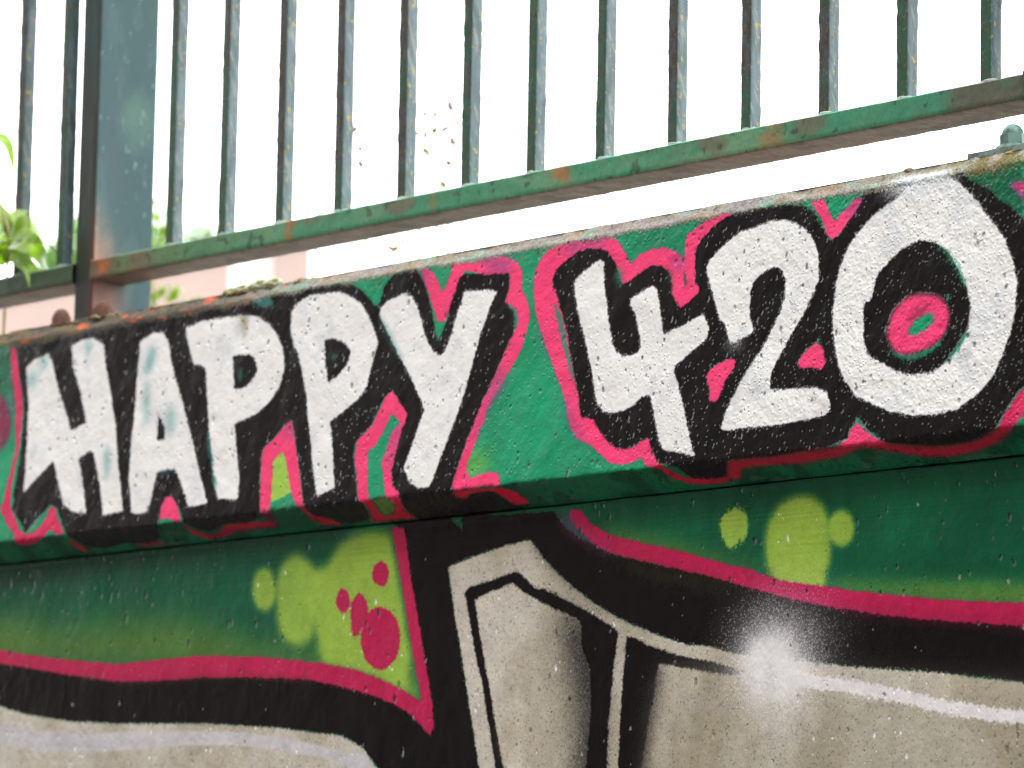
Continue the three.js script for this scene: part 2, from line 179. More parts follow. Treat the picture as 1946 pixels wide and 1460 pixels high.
const WALL_PAINT = [
  ['mid', 40, 0.6, [-939,16,-627,13,-398,27,-324,52,-321,115,-545,86,-937,50]],
  ['olive', 28, 0.85, [-936,65,-783,90,-623,89,-507,92,-357,131,-249,141,-193,165,-192,179,-932,134]],
  ['limelow', 26, 0.3, [-816,105,-822,109,-840,112,-867,112,-897,111,-925,108,-944,103,-951,99,-945,95,-926,92,-898,92,-868,93,-841,96,-822,101], {smooth: 1}],
  ['ledgeshade', 14, 0.75, [-941,-7,-628,-11,-199,-11,-198,9,-435,16,-706,20,-939,28]],  // both soft dark bands below the ledge: its shade put into the colour
  ['ledgeshade', 14, 0.6, [251,-7,460,-2,600,-2,759,-4,898,-2,897,11,759,16,600,13,460,11,251,4]],
  ['midlight', 30, 0.45, [654,23,733,14,810,10,810,23,733,47,733,86,681,82]],
  ['midlight', 26, 0.6, [267,26,372,21,431,31,437,71,373,62,283,44]],
  ['olive', 14, 0.8, [252,29,343,48,432,72,506,91,506,99,403,85,283,61]],
  ['limelow', 12, 0.65, [587,110,681,118,759,122,872,130,905,133,904,155,759,141,628,124]],
  ['limelow', 3, 0.95, [446,32,463,24,480,29,485,45,480,59,469,65,458,68,449,59,443,44], {smooth: 1}],
  ['limelow', 5, 0.97, [567,18,586,23,600,37,605,58,607,82,601,103,595,121,546,118,518,100,511,71,514,47,528,28,545,20], {smooth: 1}],
  ['limelow', 4, 0.95, [641,58,639,66,634,73,626,76,618,75,610,71,604,64,602,55,604,47,610,41,617,38,626,38,634,42,639,50], {smooth: 1}],
  ['limelow', 5, 0.95, [-323,68,-324,79,-331,88,-340,93,-350,92,-360,86,-367,77,-370,65,-368,53,-362,44,-353,40,-342,40,-332,46,-325,56], {smooth: 1}],
  ['limelow', 7, 0.92, [-285,26,-262,35,-243,57,-247,108,-252,131,-274,138,-299,133,-316,114,-322,84,-321,53,-309,34], {smooth: 1}],
  ['limelow', 8, 0.97, [-225,43,-207,22,-177,10,-141,6,-108,13,-101,35,-85,88,-72,136,-46,213,-90,200,-135,183,-180,173,-233,163,-243,128,-260,98,-256,49]],
  ['mid', 10, 0.55, [-29,183,-31,194,-36,202,-44,207,-53,206,-62,201,-68,192,-70,182,-68,171,-63,163,-55,158,-46,159,-38,164,-32,173], {smooth: 1}],
  ['pinklow', 2, 1, [-110,61,-112,67,-115,72,-121,75,-128,74,-134,71,-138,66,-140,59,-138,53,-134,48,-129,45,-122,46,-116,49,-112,54], {smooth: 1}],
  ['pinklow', 2, 1, [-181,89,-182,95,-186,100,-191,102,-197,102,-202,99,-206,94,-207,88,-206,82,-203,77,-198,74,-192,75,-186,78,-183,83], {smooth: 1}],
  ['pinklow', 2, 1, [-146,104,-148,113,-152,120,-159,123,-166,123,-173,119,-178,111,-180,102,-179,93,-174,86,-168,82,-160,82,-153,87,-148,94], {smooth: 1}],
  ['pinklow', 3, 1, [-159,118,-159,124,-162,128,-166,131,-171,131,-175,128,-178,123,-179,117,-178,112,-176,107,-172,105,-167,105,-163,108,-160,113], {smooth: 1}],
  ['pinklow', 2.2, 1, [-87,138,-90,154,-100,166,-114,173,-130,172,-145,164,-155,151,-159,135,-156,119,-147,106,-132,100,-116,101,-102,109,-91,122], {smooth: 1}],
  ['beige', 2.5, 1, [-937,183,-903,189,-839,202,-735,215,-616,221,-463,226,-316,235,-189,249,-150,264,-100,314,-77,437,-1010,437]],
  ['black', 2.4, 1, [-941,124,-906,130,-822,141,-739,153,-638,165,-560,167,-466,166,-355,171,-248,181,-384,167,-320,172,-257,176,-195,186,-134,200,-75,218,-58,229,-40,243,-30,249,-25,243,-28,215,-43,167,-59,109,-73,61,-83,13,-113,-9,-14,-13,21,20,20,-10,77,4,179,7,187,19,201,29,223,41,250,52,276,62,311,70,346,78,380,84,421,92,388,85,432,95,489,110,546,124,614,138,668,147,734,157,810,164,909,174,909,232,900,232,872,228,819,221,754,213,687,207,630,201,584,195,524,190,464,180,427,174,430,172,394,168,343,154,291,136,251,118,211,95,184,77,165,63,151,49,138,37,95,41,45,49,-3,59,4,90,13,125,23,161,32,196,45,245,58,294,71,356,-39,436,-80,351,-120,289,-150,264,-189,249,-316,235,-463,226,-616,221,-735,215,-839,202,-903,189,-937,183]],
  ['beige', 2.4, 1, [-3,59,45,49,95,41,138,37,151,49,165,63,184,77,211,95,251,118,291,136,343,154,394,168,430,172,464,181,524,190,584,195,630,202,687,207,754,213,819,222,872,228,902,232,901,383,-12,436,71,356,58,294,45,245,32,196,23,161,13,125,4,90]],
  ['black', 11, 0.8, [142,39,173,67,200,85,233,103,278,125,317,140,348,149,317,133,264,105,211,73,172,41], {speck: 1}],
  ['pinklow', 1.8, 1, [-942,107,-907,114,-844,124,-760,134,-643,145,-562,143,-467,142,-356,148,-249,159,-384,147,-289,155,-227,162,-165,172,-120,185,-90,196,-61,207,-45,215,-57,178,-72,128,-85,78,-98,35,-106,6,-83,7,-71,60,-55,118,-38,175,-28,214,-27,215,-23,243,-29,253,-40,247,-58,233,-76,223,-94,217,-75,222,-134,204,-195,191,-257,180,-319,176,-383,172,-248,183,-355,174,-465,169,-560,170,-638,168,-739,156,-821,144,-906,133,-941,126]],
  ['wine', 5, 0.45, [-739,151,-638,164,-560,166,-466,164,-355,169,-248,179,-248,185,-355,174,-465,170,-560,171,-638,169,-739,156]],
  ['pinklow', 1.8, 1, [203,8,208,7,224,10,235,23,251,31,271,40,293,46,328,54,362,61,396,67,343,60,388,67,446,82,489,92,532,106,573,112,628,121,681,129,759,139,872,149,909,152,909,176,872,172,810,166,734,158,668,149,614,140,546,126,490,112,432,97,388,87,344,79,380,84,346,78,311,70,276,62,250,52,232,41,216,29,205,18]],
  ['purple', 10, 0.75, [187,12,205,12,216,26,234,39,255,50,285,61,273,62,246,52,220,41,201,30,189,20]],
  ['wine', 8, 0.55, [614,134,668,143,734,153,810,160,872,166,909,168,909,178,810,168,734,160,668,151,614,141]],
  ['darkolive', 10, 0.7, [344,83,388,91,432,101,475,112,447,112,388,101,344,94,283,74,298,72]],
  ['black', 2.2, 1, [27,91,32,86,74,79,115,71,127,78,146,92,163,95,211,113,260,135,285,148,284,160,278,190,276,217,272,243,270,299,268,359,238,359,237,298,239,269,243,233,240,188,226,161,225,136,215,129,185,119,147,104,130,97,109,84,74,92,44,100,53,134,66,181,75,209,84,246,99,295,115,357,98,357,86,294,73,246,61,199,48,165,39,133]],
  ['black', 22, 0.85, [196,123,228,132,252,162,256,216,255,298,254,359,222,358,226,298,228,242,221,188,204,151], {speck: 1}],
  ['black', 38, 0.5, [179,118,228,132,252,162,256,216,255,298,254,359,206,358,216,297,214,241,202,187,186,150], {speck: 1}],
  ['black', 2.4, 1, [300,155,310,156,333,166,369,176,394,182,430,188,464,196,486,201,464,204,427,199,430,199,389,193,356,187,349,189,344,219,334,254,325,300,321,360,285,359,288,299,290,262,293,217,295,191]],
  ['black', 14, 0.85, [318,183,354,190,359,202,349,228,342,263,335,300,331,360,303,359,307,289,313,227], {speck: 1}],
  ['grayed', 18, 0.5, [90,247,123,238,123,266,96,284]],
  ['beigedark', 26, 0.75, [354,202,430,198,525,209,642,219,872,239,902,243,901,383,312,436]],
  ['palegrey', 4, 0.85, [-936,205,-901,211,-817,225,-734,230,-615,232,-500,234,-388,239,-280,251,-189,268,-150,270,-120,296,-138,314,-178,289,-218,275,-279,267,-388,255,-499,252,-614,255,-733,255,-815,252,-900,237,-934,229]],
  ['palegrey', 9, 0.5, [390,223,428,228,465,231,501,232,501,240,465,238,428,236,390,231]],
  ['palewhite', 3, 0.95, [520,200,584,209,642,216,710,229,776,243,872,256,904,261,904,274,872,269,819,264,765,255,710,243,642,231,572,221,520,215]],
  ['palewhite', 18, 1, [560,197,557,206,547,213,533,217,517,217,502,212,492,203,488,194,492,184,502,177,516,173,532,174,547,179,557,187], {smooth: 1, speck: 1}],
  ['palewhite', 32, 1, [577,194,571,206,556,216,535,220,510,220,488,213,472,202,466,189,472,177,487,167,509,162,534,164,556,170,571,181], {smooth: 1, speck: 1}],
  ['palewhite', 45, 0.75, [585,201,573,214,553,221,529,221,506,214,488,201,480,185,482,169,494,156,515,149,539,149,562,157,579,169,587,185], {smooth: 1, speck: 1}],
  ['palewhite', 50, 0.45, [631,186,617,197,594,201,566,197,539,187,518,172,508,155,511,140,526,129,549,125,577,129,604,139,624,154,633,171], {smooth: 1, speck: 2}],
  ['palewhite', 40, 0.55, [582,238,577,254,563,267,542,273,518,273,497,265,482,251,477,235,482,218,496,206,518,199,541,200,562,208,576,222], {smooth: 1, speck: 1}],
  ['palewhite', 45, 0.5, [548,162,544,178,533,191,517,197,499,196,482,188,470,175,466,158,470,141,481,129,498,122,516,123,532,132,544,145], {smooth: 1, speck: 2}],
  ['palewhite', 22, 0.8, [586,211,581,217,566,221,544,223,520,222,498,218,482,213,476,207,482,201,497,197,519,195,544,196,566,200,581,205], {smooth: 1, speck: 1}],
  ['palewhite', 14, 0.95, [546,193,543,204,536,212,526,217,514,216,503,211,496,202,493,190,496,179,503,171,513,166,525,167,536,172,543,181], {smooth: 1}],
];
function boxBlur(a, w, h, r) {                                           // three box passes, close to a gaussian
  if (r < 1) return a;
  const b = new Float32Array(a.length), n = 2 * r + 1;
  for (let pass = 0; pass < 3; pass++) {
    for (let y = 0; y < h; y++) { let s = 0; const o = y * w; for (let x = -r; x <= r; x++) s += a[o + clamp(x, 0, w - 1)]; for (let x = 0; x < w; x++) { b[o + x] = s / n; s += a[o + Math.min(w - 1, x + r + 1)] - a[o + Math.max(0, x - r)]; } }
    for (let x = 0; x < w; x++) { let s = 0; for (let y = -r; y <= r; y++) s += b[clamp(y, 0, h - 1) * w + x]; for (let y = 0; y < h; y++) { a[y * w + x] = s / n; s += b[Math.min(h - 1, y + r + 1) * w + x] - b[Math.max(0, y - r) * w + x]; } }
  }
  return a;
}
function spray(color, H, list) {                                         // color: Float32 rgb rows, H rows
  const cv = document.createElement('canvas');
  for (const [name, soft, op, pts, opt = {}] of list) {
    const P = []; for (let i = 0; i < pts.length; i += 2) P.push([(pts[i] - X0 * 1000) * MM, pts[i + 1] * MM]);
    const pad = Math.ceil(soft * MM * 3) + 4, xs = P.map((p) => p[0]), ys = P.map((p) => p[1]);
    const x0 = Math.max(0, Math.floor(Math.min(...xs)) - pad), x1 = Math.min(PX, Math.ceil(Math.max(...xs)) + pad), y0 = Math.max(-60, Math.floor(Math.min(...ys)) - pad), y1 = Math.min(H + 60, Math.ceil(Math.max(...ys)) + pad), w = x1 - x0, h = y1 - y0;
    if (w < 2 || h < 2) continue;
    cv.width = w; cv.height = h;
    const c = cv.getContext('2d'); c.fillStyle = '#000'; c.fillRect(0, 0, w, h); c.fillStyle = '#fff'; c.beginPath();
    const n = P.length, at = (i) => P[(i + n) % n];
    for (let i = 0; i < n; i++) {
      const [ax, ay] = at(i), [bx, by] = at(i + 1);
      if (i === 0) c.moveTo(ax - x0, ay - y0);
      if (opt.smooth) { const [px, py] = at(i - 1), [qx, qy] = at(i + 2); c.bezierCurveTo(ax + (bx - px) / 6 - x0, ay + (by - py) / 6 - y0, bx - (qx - ax) / 6 - x0, by - (qy - ay) / 6 - y0, bx - x0, by - y0); } else c.lineTo(bx - x0, by - y0);
    }
    c.closePath(); c.fill();
    const px = c.getImageData(0, 0, w, h).data, m = new Float32Array(w * h);
    for (let i = 0; i < w * h; i++) m[i] = px[i * 4] / 255;
    boxBlur(m, w, h, Math.max(1, Math.round(soft * MM * 0.62)));
    const ink = PAINT[name];
    for (let y = 0; y < h; y++) {
      const Y = y + y0; if (Y < 0 || Y >= H) continue;
      for (let x = 0; x < w; x++) {
        let v = m[y * w + x]; if (v < 0.004) continue;
        const X = x + x0, edge = 4 * v * (1 - v), grain = hash(X * 3 + 7, Y * 5 + n), lump = noise(X * 0.33, Y * 0.33 + n) - 0.5;
        let a;
        if (opt.speck === 2) a = grain < v * v * 0.8 ? 0.6 : v * 0.45;
        else if (opt.speck) a = clamp(lerp(v, grain < v ? 1 : 0, 0.3));
        else if (soft >= 4) a = clamp(v + edge * (grain - 0.5) * 0.35);
        else { a = smooth(0.2, 0.8, v + edge * ((grain - 0.5) * 0.4 + lump * 0.7)); if (v < 0.2 && grain < v * 0.8) a = 0.8; }
        a *= op;
        const o = (Y * PX + X) * 3;
        color[o] += (ink[0] - color[o]) * a; color[o + 1] += (ink[1] - color[o + 1]) * a; color[o + 2] += (ink[2] - color[o + 2]) * a;
      }
    }
  }
}
function stamp(H, count, sizes, f) {                                     // pits and flecks: f(texel x, y, falloff 0..1, kind)
  for (let i = 0; i < count; i++) {
    const cx = rnd() * PX, cy = rnd() * H, r = sizes[0] + (sizes[1] - sizes[0]) * Math.pow(rnd(), 3), tall = sizes[2] * rr(0.7, 1.5), lean = rr(-0.3, 0.5), k = rnd(), R = Math.ceil(r * Math.max(1, tall)) + 1;
    for (let y = -R; y <= R; y++) for (let x = -R; x <= R; x++) {
      const X = Math.round(cx + x), Y = Math.round(cy + y); if (X < 0 || Y < 0 || X >= PX || Y >= H) continue;
      const dx = (x - y * lean * 0.4) / r, dy = y / (r * tall), d = Math.hypot(dx, dy) + (hash(X, Y) - 0.5) * 0.35;
      if (d < 1) f(X, Y, 1 - d, k, i);
    }
  }
}
function surface(H, base, list, finish) {
  const c = new Float32Array(PX * H * 3), hgt = new Float32Array(PX * H), rough = new Float32Array(PX * H).fill(0);
  for (let y = 0; y < H; y++) for (let x = 0; x < PX; x++) { const k = base(x / MM, y / MM); c.set(k, (y * PX + x) * 3); }
  spray(c, H, list);
  for (let i = 0; i < PX * H; i++) { const l = (c[i * 3] + c[i * 3 + 1] + c[i * 3 + 2]) / 765; rough[i] = 0.22 + 0.5 * Math.min(1, l * 1.3); }
  finish(c, hgt, rough);
  const map = new Uint8Array(PX * H * 4), bump = new Float32Array(PX * H * 4), rg = new Uint8Array(PX * H * 4);
  for (let i = 0; i < PX * H; i++) {
    for (let k = 0; k < 3; k++) map[i * 4 + k] = clamp(Math.round(c[i * 3 + k]), 0, 255);
    map[i * 4 + 3] = 255; bump[i * 4] = bump[i * 4 + 1] = bump[i * 4 + 2] = hgt[i]; bump[i * 4 + 3] = 1;
    rg[i * 4] = rg[i * 4 + 1] = rg[i * 4 + 2] = clamp(rough[i]) * 255; rg[i * 4 + 3] = 255;
  }
  const m = new THREE.MeshPhysicalMaterial({ map: tex(map, PX, H), bumpMap: tex(bump, PX, H, false), bumpScale: 0.001, roughnessMap: tex(rg, PX, H, false), roughness: 1, specularIntensity: 0.32 });
  m.bumpMap.wrapS = m.bumpMap.wrapT = THREE.ClampToEdgeWrapping;
  return m;
}

// ---------------------------------------------------------------- the wall: profile (y, z) of the coping's front, top to bottom
const YT = -0.099, ZT = 0.07, YE = -0.114, ZE = 0.085, YB = -0.3955, ZB = 0.134, YC = -0.4198, ZC = 0.105;
const L1 = Math.hypot(YT - YE, ZE - ZT), L2 = Math.hypot(YB - YE, ZB - ZE), L3 = Math.hypot(YB - YC, ZB - ZC), LC = L1 + L2 + L3;
const HC = Math.ceil(LC * 1000 * MM);
const stainAt = (x, y, s, o) => smooth(0.52, 0.68, fbm(x / s + o, y / s + o * 2, 4));
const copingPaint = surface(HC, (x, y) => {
  const k = fbm(x / 60, y / 60), g = fbm(x / 9 + 40, y / 9);
  const c = mix3(mix3([10, 128, 86], [16, 158, 110], k), [8, 106, 72], 0.35 * g);
  return y > 307 ? mix3(mix3([8, 76, 52], [14, 104, 70], smooth(0.45, 0.55, fbm(x / 40 + 3, y / 60, 3))), [96, 100, 84], 0.5 * smooth(0.68, 0.74, fbm(x / 30 + 70, y / 8, 4))) : c;  // underside: patchy darker green, the overhang's shade painted into the base
}, COPING_PAINT, (c, h, rg) => {
  for (let y = 0; y < HC; y++) for (let x = 0; x < PX; x++) {
    const i = y * PX + x, mx = x / MM, my = y / MM, X = X0 + mx / 1000;
    const l = (c[i * 3] + c[i * 3 + 1] + c[i * 3 + 2]) / 765;
    const mott = 1 + 0.16 * (fbm(mx / 22, my / 22) - 0.5) * (1.1 - l) + 0.1 * (hash(x, y) - 0.5) * (1 - l * 0.7);
    for (let k = 0; k < 3; k++) c[i * 3 + k] *= mott;
    // thin places in the white where older colours show
    if (l > 0.7) { const t = 0.22 * smooth(0.6, 0.78, fbm(mx / 30 + 9, my / 46 + 3, 5)); for (let k = 0; k < 3; k++) c[i * 3 + k] = lerp(c[i * 3 + k], [150, 172, 182][k], t); }
    // bare weathered concrete along the top arris
    const leftness = smooth(-0.25, -0.6, X), reach = 24 + 6 * (fbm(mx / 26, 3.3) - 0.5) * 2 + 6 * (hash(x >> 1, y >> 1) - 0.5) + leftness * 4 + 5 * smooth(0.45, 0.7, X) * (fbm(mx / 50, 8.1) - 0.3);
    const t = smooth(2.5, -2.5, my - reach);
    if (t > 0) {
      let k = mix3([150, 146, 136], [112, 108, 100], fbm(mx / 7, my / 7, 3));
      k = mix3(k, [160, 138, 124], 0.35 * stainAt(mx, my * 2, 55, 3)); k = mix3(k, [120, 150, 136], 0.65 * stainAt(mx, my * 2, 40, 11)); k = mix3(k, [128, 118, 130], 0.35 * stainAt(mx, my * 2, 70, 23));
      k = mix3(k, [70, 62, 50], leftness * 0.75); k = mix3(k, [110, 92, 58], (0.3 + 0.4 * leftness) * stainAt(mx, my, 26, 31)); k = mix3(k, [206, 88, 56], (0.1 + 0.7 * leftness) * smooth(0.6, 0.72, fbm(mx / 30 + 51, my / 9, 5)));
      k = mix3(k, [96, 86, 44], 0.8 * smooth(0.62, 0.85, X) * smooth(0.35, 0.55, fbm(mx / 16, my / 16 + 5)));
      const s = 0.75 + 0.5 * hash(x, y); for (let q = 0; q < 3; q++) c[i * 3 + q] = lerp(c[i * 3 + q], k[q] * s, t);
      rg[i] = lerp(rg[i], 0.92, t);
    }
    { const w = 0.85 * smooth(0.07, 0.015, Math.abs(X - 0.712)) * smooth(6, 18, my) * smooth(48, 30, my); if (w > 0.01) { const a = clamp(w + 4 * w * (1 - w) * (hash(x, y) - 0.5) * 0.5); for (let q = 0; q < 3; q++) c[i * 3 + q] = lerp(c[i * 3 + q], [206, 214, 216][q], a); } }   // white overspray from the nought
    // specks of orange by the arris
    if (my > 19 && my < 40 && c[i * 3 + 1] > c[i * 3] * 1.5 && noise(mx / 1.6, my / 1.6) > 0.86 && fbm(mx / 60 + 7, 2, 3) > 0.5) c.set([206, 92, 50], i * 3);
    const coarse = 0.55 + 0.75 * smooth(0.2, 0.75, X) + 0.35 * smooth(70, 20, my);
    const dark = smooth(0.25, 0.08, l);
    h[i] = (1 - 0.78 * dark) * (0.52 * fbm(mx / 6, my / 6, 3) + 0.5 * fbm(mx / 2.4 + 9, my / 2.4, 2)) * coarse + t * 1.1 * fbm(mx / 4, my / 4, 3);
  }
  stamp(HC, 1500, [0.8, 2.7, 1.4], (X, Y, f, k) => { const i = Y * PX + X, dk = c[i * 3] + c[i * 3 + 1] + c[i * 3 + 2] < 110; h[i] -= (dk ? 0.7 : 2.6) * Math.min(1, f * 2); if (f > 0.25) for (let q = 0; q < 3; q++) c[i * 3 + q] = lerp(c[i * 3 + q], [44, 50, 48][q], 0.55 * k); });
  stamp(HC, 9000, [0.6, 1.25, 1.0], (X, Y, f, k) => { if (fbm(X / 90, Y / 90 + 4, 3) + 0.75 * X / PX > 0.78 + 0.45 * k) h[Y * PX + X] += 1.7 * f; });
});
const HW = Math.ceil(640 * MM);
const wallPaint = surface(HW, (x, y) => mix3([8, 82, 56], [14, 104, 70], fbm(x / 90, y / 60)), WALL_PAINT, (c, h, rg) => {
  for (let y = 0; y < HW; y++) for (let x = 0; x < PX; x++) {
    const i = y * PX + x, mx = x / MM, my = y / MM, l = (c[i * 3] + c[i * 3 + 1] + c[i * 3 + 2]) / 765;
    const streak = fbm(mx / 120, my / 2.2, 3), board = smooth(110, 20, my);
    const mott = 1 + 0.14 * (fbm(mx / 16, my / 26) - 0.5) + 0.1 * board * (streak - 0.5) + 0.1 * (hash(x, y) - 0.5);
    for (let k = 0; k < 3; k++) c[i * 3 + k] *= mott;
    const drab = smooth(70, 40, Math.abs(c[i * 3] - c[i * 3 + 2])) * smooth(6, 12, c[i * 3] - c[i * 3 + 2]) * smooth(0.15, 0.5, l);   // the unpainted beige
    if (drab > 0) { const t = drab * 0.6 * smooth(0.4, 0.65, fbm(mx / 70 + 5, my / 110, 5)), k = [0.85, 0.83, 0.77]; for (let q = 0; q < 3; q++) c[i * 3 + q] *= lerp(1, k[q], t); if (noise(mx / 1.7, my / 1.9) > 0.84) for (let q = 0; q < 3; q++) c[i * 3 + q] *= 1 - 0.22 * drab; }
    const damp = 1 - 0.6 * smooth(0.3, 0.08, l);
    h[i] = 0.55 * damp * fbm(mx / 8, my / 8, 3) + 0.3 * damp * fbm(mx / 1.6, my / 5, 2) + 0.5 * board * streak + 0.5 * smooth(0.5, 0.75, fbm(mx / 60 + 3, my / 80 + 8)) * fbm(mx / 4, my / 6, 2);
  }
  stamp(HW, 1500, [0.8, 3.4, 1.6], (X, Y, f, k) => { const i = Y * PX + X, sum = c[i * 3] + c[i * 3 + 1] + c[i * 3 + 2], pale = sum > 420; if ((pale && k > 0.4) || (sum < 100 && k > 0.15)) return; h[i] -= (pale ? 1.2 : 3) * Math.min(1, f * 2); if (f > 0.2) for (let q = 0; q < 3; q++) c[i * 3 + q] = lerp(c[i * 3 + q], [26, 30, 26][q], 0.7 * k); });
  stamp(HW, 3000, [0.6, 2.7, 1.4], (X, Y, f, k) => { const i = Y * PX + X, l = c[i * 3] + c[i * 3 + 1] + c[i * 3 + 2]; if ((l < 330 && k > 0.07) || fbm(X / 120 + 8, Y / 120, 3) < 0.42 + 0.18 * k) return; h[i] -= 1.2 * f; if (f > 0.3) { const p = l < 330 ? [150, 150, 150] : [255, 254, 252]; for (let q = 0; q < 3; q++) c[i * 3 + q] = lerp(c[i * 3 + q], p[q], 0.85); } });  // pale flecks: chips, with mineral glints painted into the colour
});
const plainConcrete = new THREE.MeshStandardMaterial({ roughness: 0.9, map: bake(512, 512, (u, v) => { const k = fbm(u * 24, v * 24), s = fbm(u * 6 + 7, v * 6); return mix3(mix3([138, 134, 124], [108, 104, 96], k), [92, 88, 66], 0.4 * smooth(0.5, 0.7, s)); }, THREE.MirroredRepeatWrapping) });
const sidePaint = new THREE.MeshStandardMaterial({ roughness: 0.5, map: bake(1024, 512, (u, v) => {
  const w = v + 0.12 * Math.sin(u * 9) + 0.05 * (fbm(u * 8, v * 8) - 0.5); let k = mix3([20, 100, 68], [30, 138, 96], fbm(u * 12, v * 9));
  k = mix3(k, PAINT.pink, smooth(0.44, 0.45, w)); k = mix3(k, PAINT.black, smooth(0.5, 0.51, w)); k = mix3(k, PAINT.beige, smooth(0.68, 0.69, w)); const s = 0.9 + 0.2 * hash(u * 1024 | 0, v * 512 | 0); return k.map((q) => q * s);
}, THREE.MirroredRepeatWrapping) });

// a strip of wall swept along x over a profile, displaced a little
function strip(prof, xa, xb, nx, step, amp, uvOf) {
  const S = []; let acc = 0;
  for (let i = 0; i < prof.length - 1; i++) {
    const [ya, za] = prof[i], [yb, zb] = prof[i + 1], L = Math.hypot(yb - ya, zb - za), n = Math.max(1, Math.round(L / step));
    for (let k = 0; k < n; k++) S.push([lerp(ya, yb, k / n), lerp(za, zb, k / n), acc + L * k / n, (zb - za) / L, (ya - yb) / L]);
    acc += L;
  }
  const e = prof[prof.length - 1], q = S[S.length - 1]; S.push([e[0], e[1], acc, q[3], q[4]]);
  // round the arrises: average positions and directions over neighbours
  const R = S.map((s, i) => { const a = S[Math.max(0, i - 1)], b = S[Math.min(S.length - 1, i + 1)]; return i && i < S.length - 1 ? [(a[0] + 2 * s[0] + b[0]) / 4, (a[1] + 2 * s[1] + b[1]) / 4, s[2], (a[3] + s[3] + b[3]) / 3, (a[4] + s[4] + b[4]) / 3] : s; });
  const m = R.length, pos = new Float32Array((nx + 1) * m * 3), uv = new Float32Array((nx + 1) * m * 2), idx = [];
  for (let i = 0; i <= nx; i++) for (let j = 0; j < m; j++) {
    const x = lerp(xa, xb, i / nx), [y, z, s, ny, nz] = R[j], o = i * m + j, d = amp(x, s, acc);
    pos.set([x, y + ny * d, z + nz * d], o * 3); uv.set(uvOf(x, s), o * 2);
    if (i < nx && j < m - 1) idx.push(o, o + 1, o + m, o + 1, o + m + 1, o + m);
  }
  const g = new THREE.BufferGeometry(); g.setAttribute('position', new THREE.BufferAttribute(pos, 3)); g.setAttribute('uv', new THREE.BufferAttribute(uv, 2)); g.setIndex(idx); g.computeVertexNormals(); return g;
}
const copingProf = [[YT, ZT], [YE, ZE], [YB, ZB], [YC, ZC]];
const copingBump = (x, s) => {
  const top = smooth(0.03, 0.0, s), pin = smooth(0, 0.004, s) * 0.6 + 0.4;
  let d = 0.0022 * (fbm(x * 28, s * 28) - 0.5) + 0.0005 * (fbm(x * 130 + 5, s * 130, 3) - 0.5) * (0.7 + 0.9 * smooth(0.2, 0.8, x));
  d += top * ((0.006 + 0.005 * smooth(-0.2, -0.6, x)) * (fbm(x * 40 + 3, s * 40, 4) - 0.55) + 0.004 * (fbm(x * 9, 2.2, 3) - 0.5)) * pin;
  d += 0.002 * smooth(0.304, 0.309, s) * smooth(0.314, 0.309, s) * (fbm(x * 90, 4, 3) - 0.6) * 2;
  return d;
};
const wall = thing('retaining_wall', 'concrete wall with overhanging coping sprayed HAPPY 420 in white letters over green, pink and black', 'wall');
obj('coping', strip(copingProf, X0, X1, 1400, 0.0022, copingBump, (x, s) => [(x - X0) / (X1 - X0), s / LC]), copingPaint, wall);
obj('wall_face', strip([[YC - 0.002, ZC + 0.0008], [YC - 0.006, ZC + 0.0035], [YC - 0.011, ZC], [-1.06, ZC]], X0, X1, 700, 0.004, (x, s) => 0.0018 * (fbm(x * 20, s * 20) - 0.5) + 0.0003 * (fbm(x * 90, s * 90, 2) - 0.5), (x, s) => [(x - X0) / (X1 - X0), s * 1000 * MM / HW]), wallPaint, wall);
const box = (x0, x1, y0, y1, z0, z1) => { const g = new THREE.BoxGeometry(x1 - x0, y1 - y0, z1 - z0); g.translate((x0 + x1) / 2, (y0 + y1) / 2, (z0 + z1) / 2); return g; };
obj('wall_base', box(X0, X1, -2.6, -1.06, -0.2, ZC), plainConcrete, wall);
obj('wall_core', mergeGeometries([box(-3.4, 2.8, -0.43, -0.104, -0.3, 0.062), box(-3.4, 2.8, -2.6, -0.43, -0.3, 0.098)]), plainConcrete, wall);
for (const [a, b] of [[-3.4, X0], [X1, 2.8]]) {
  obj('side_coping', strip(copingProf, a, b, 300, 0.004, copingBump, (x, s) => [x * 0.7, s * 1.2]), sidePaint, wall);
  obj('side_face', strip([[YC, ZC], [-2.6, ZC]], a, b, 100, 0.03, (x, s) => 0.0018 * (fbm(x * 20, s * 20) - 0.5), (x, s) => [x * 0.6, 0.2 + s * 0.9]), sidePaint, wall);
}
// the flat top behind the arris
obj('coping_top', strip([[YT - 0.0015, -0.3], [YT, ZT + 0.0005]], -3.4, 2.8, 900, 0.02, (x, s, L) => 0.003 * (fbm(x * 40, s * 40, 3) - 0.5) * smooth(L, L - 0.03, s), (x, s) => [x * 2, s * 2]), plainConcrete, wall);

// ---------------------------------------------------------------- ground on both levels
const asphalt = new THREE.MeshStandardMaterial({ roughness: 0.95, map: bake(512, 512, (u, v, x, y) => { const k = 74 + 30 * fbm(u * 30, v * 30) + 26 * (hash(x, y) - 0.5); return [k, k, k * 0.98]; }) });
function uvMetres(g, s = 1) { const p = g.attributes.position, n = g.attributes.normal, uv = new Float32Array(p.count * 2); for (let i = 0; i < p.count; i++) { const ax = Math.abs(n.getX(i)), ay = Math.abs(n.getY(i)); uv[i * 2] = (ax > 0.6 ? p.getZ(i) : p.getX(i)) * s; uv[i * 2 + 1] = (ay > 0.6 ? p.getZ(i) : p.getY(i)) * s; } g.setAttribute('uv', new THREE.BufferAttribute(uv, 2)); return g; }
const paving = new THREE.MeshStandardMaterial({ roughness: 0.9, map: bake(512, 512, (u, v, x, y) => { const k = 84 + 30 * (fbm(u * 30, v * 30) - 0.5) + 14 * (hash(x, y) - 0.5); return [k, k * 0.98, k * 0.94]; }) });
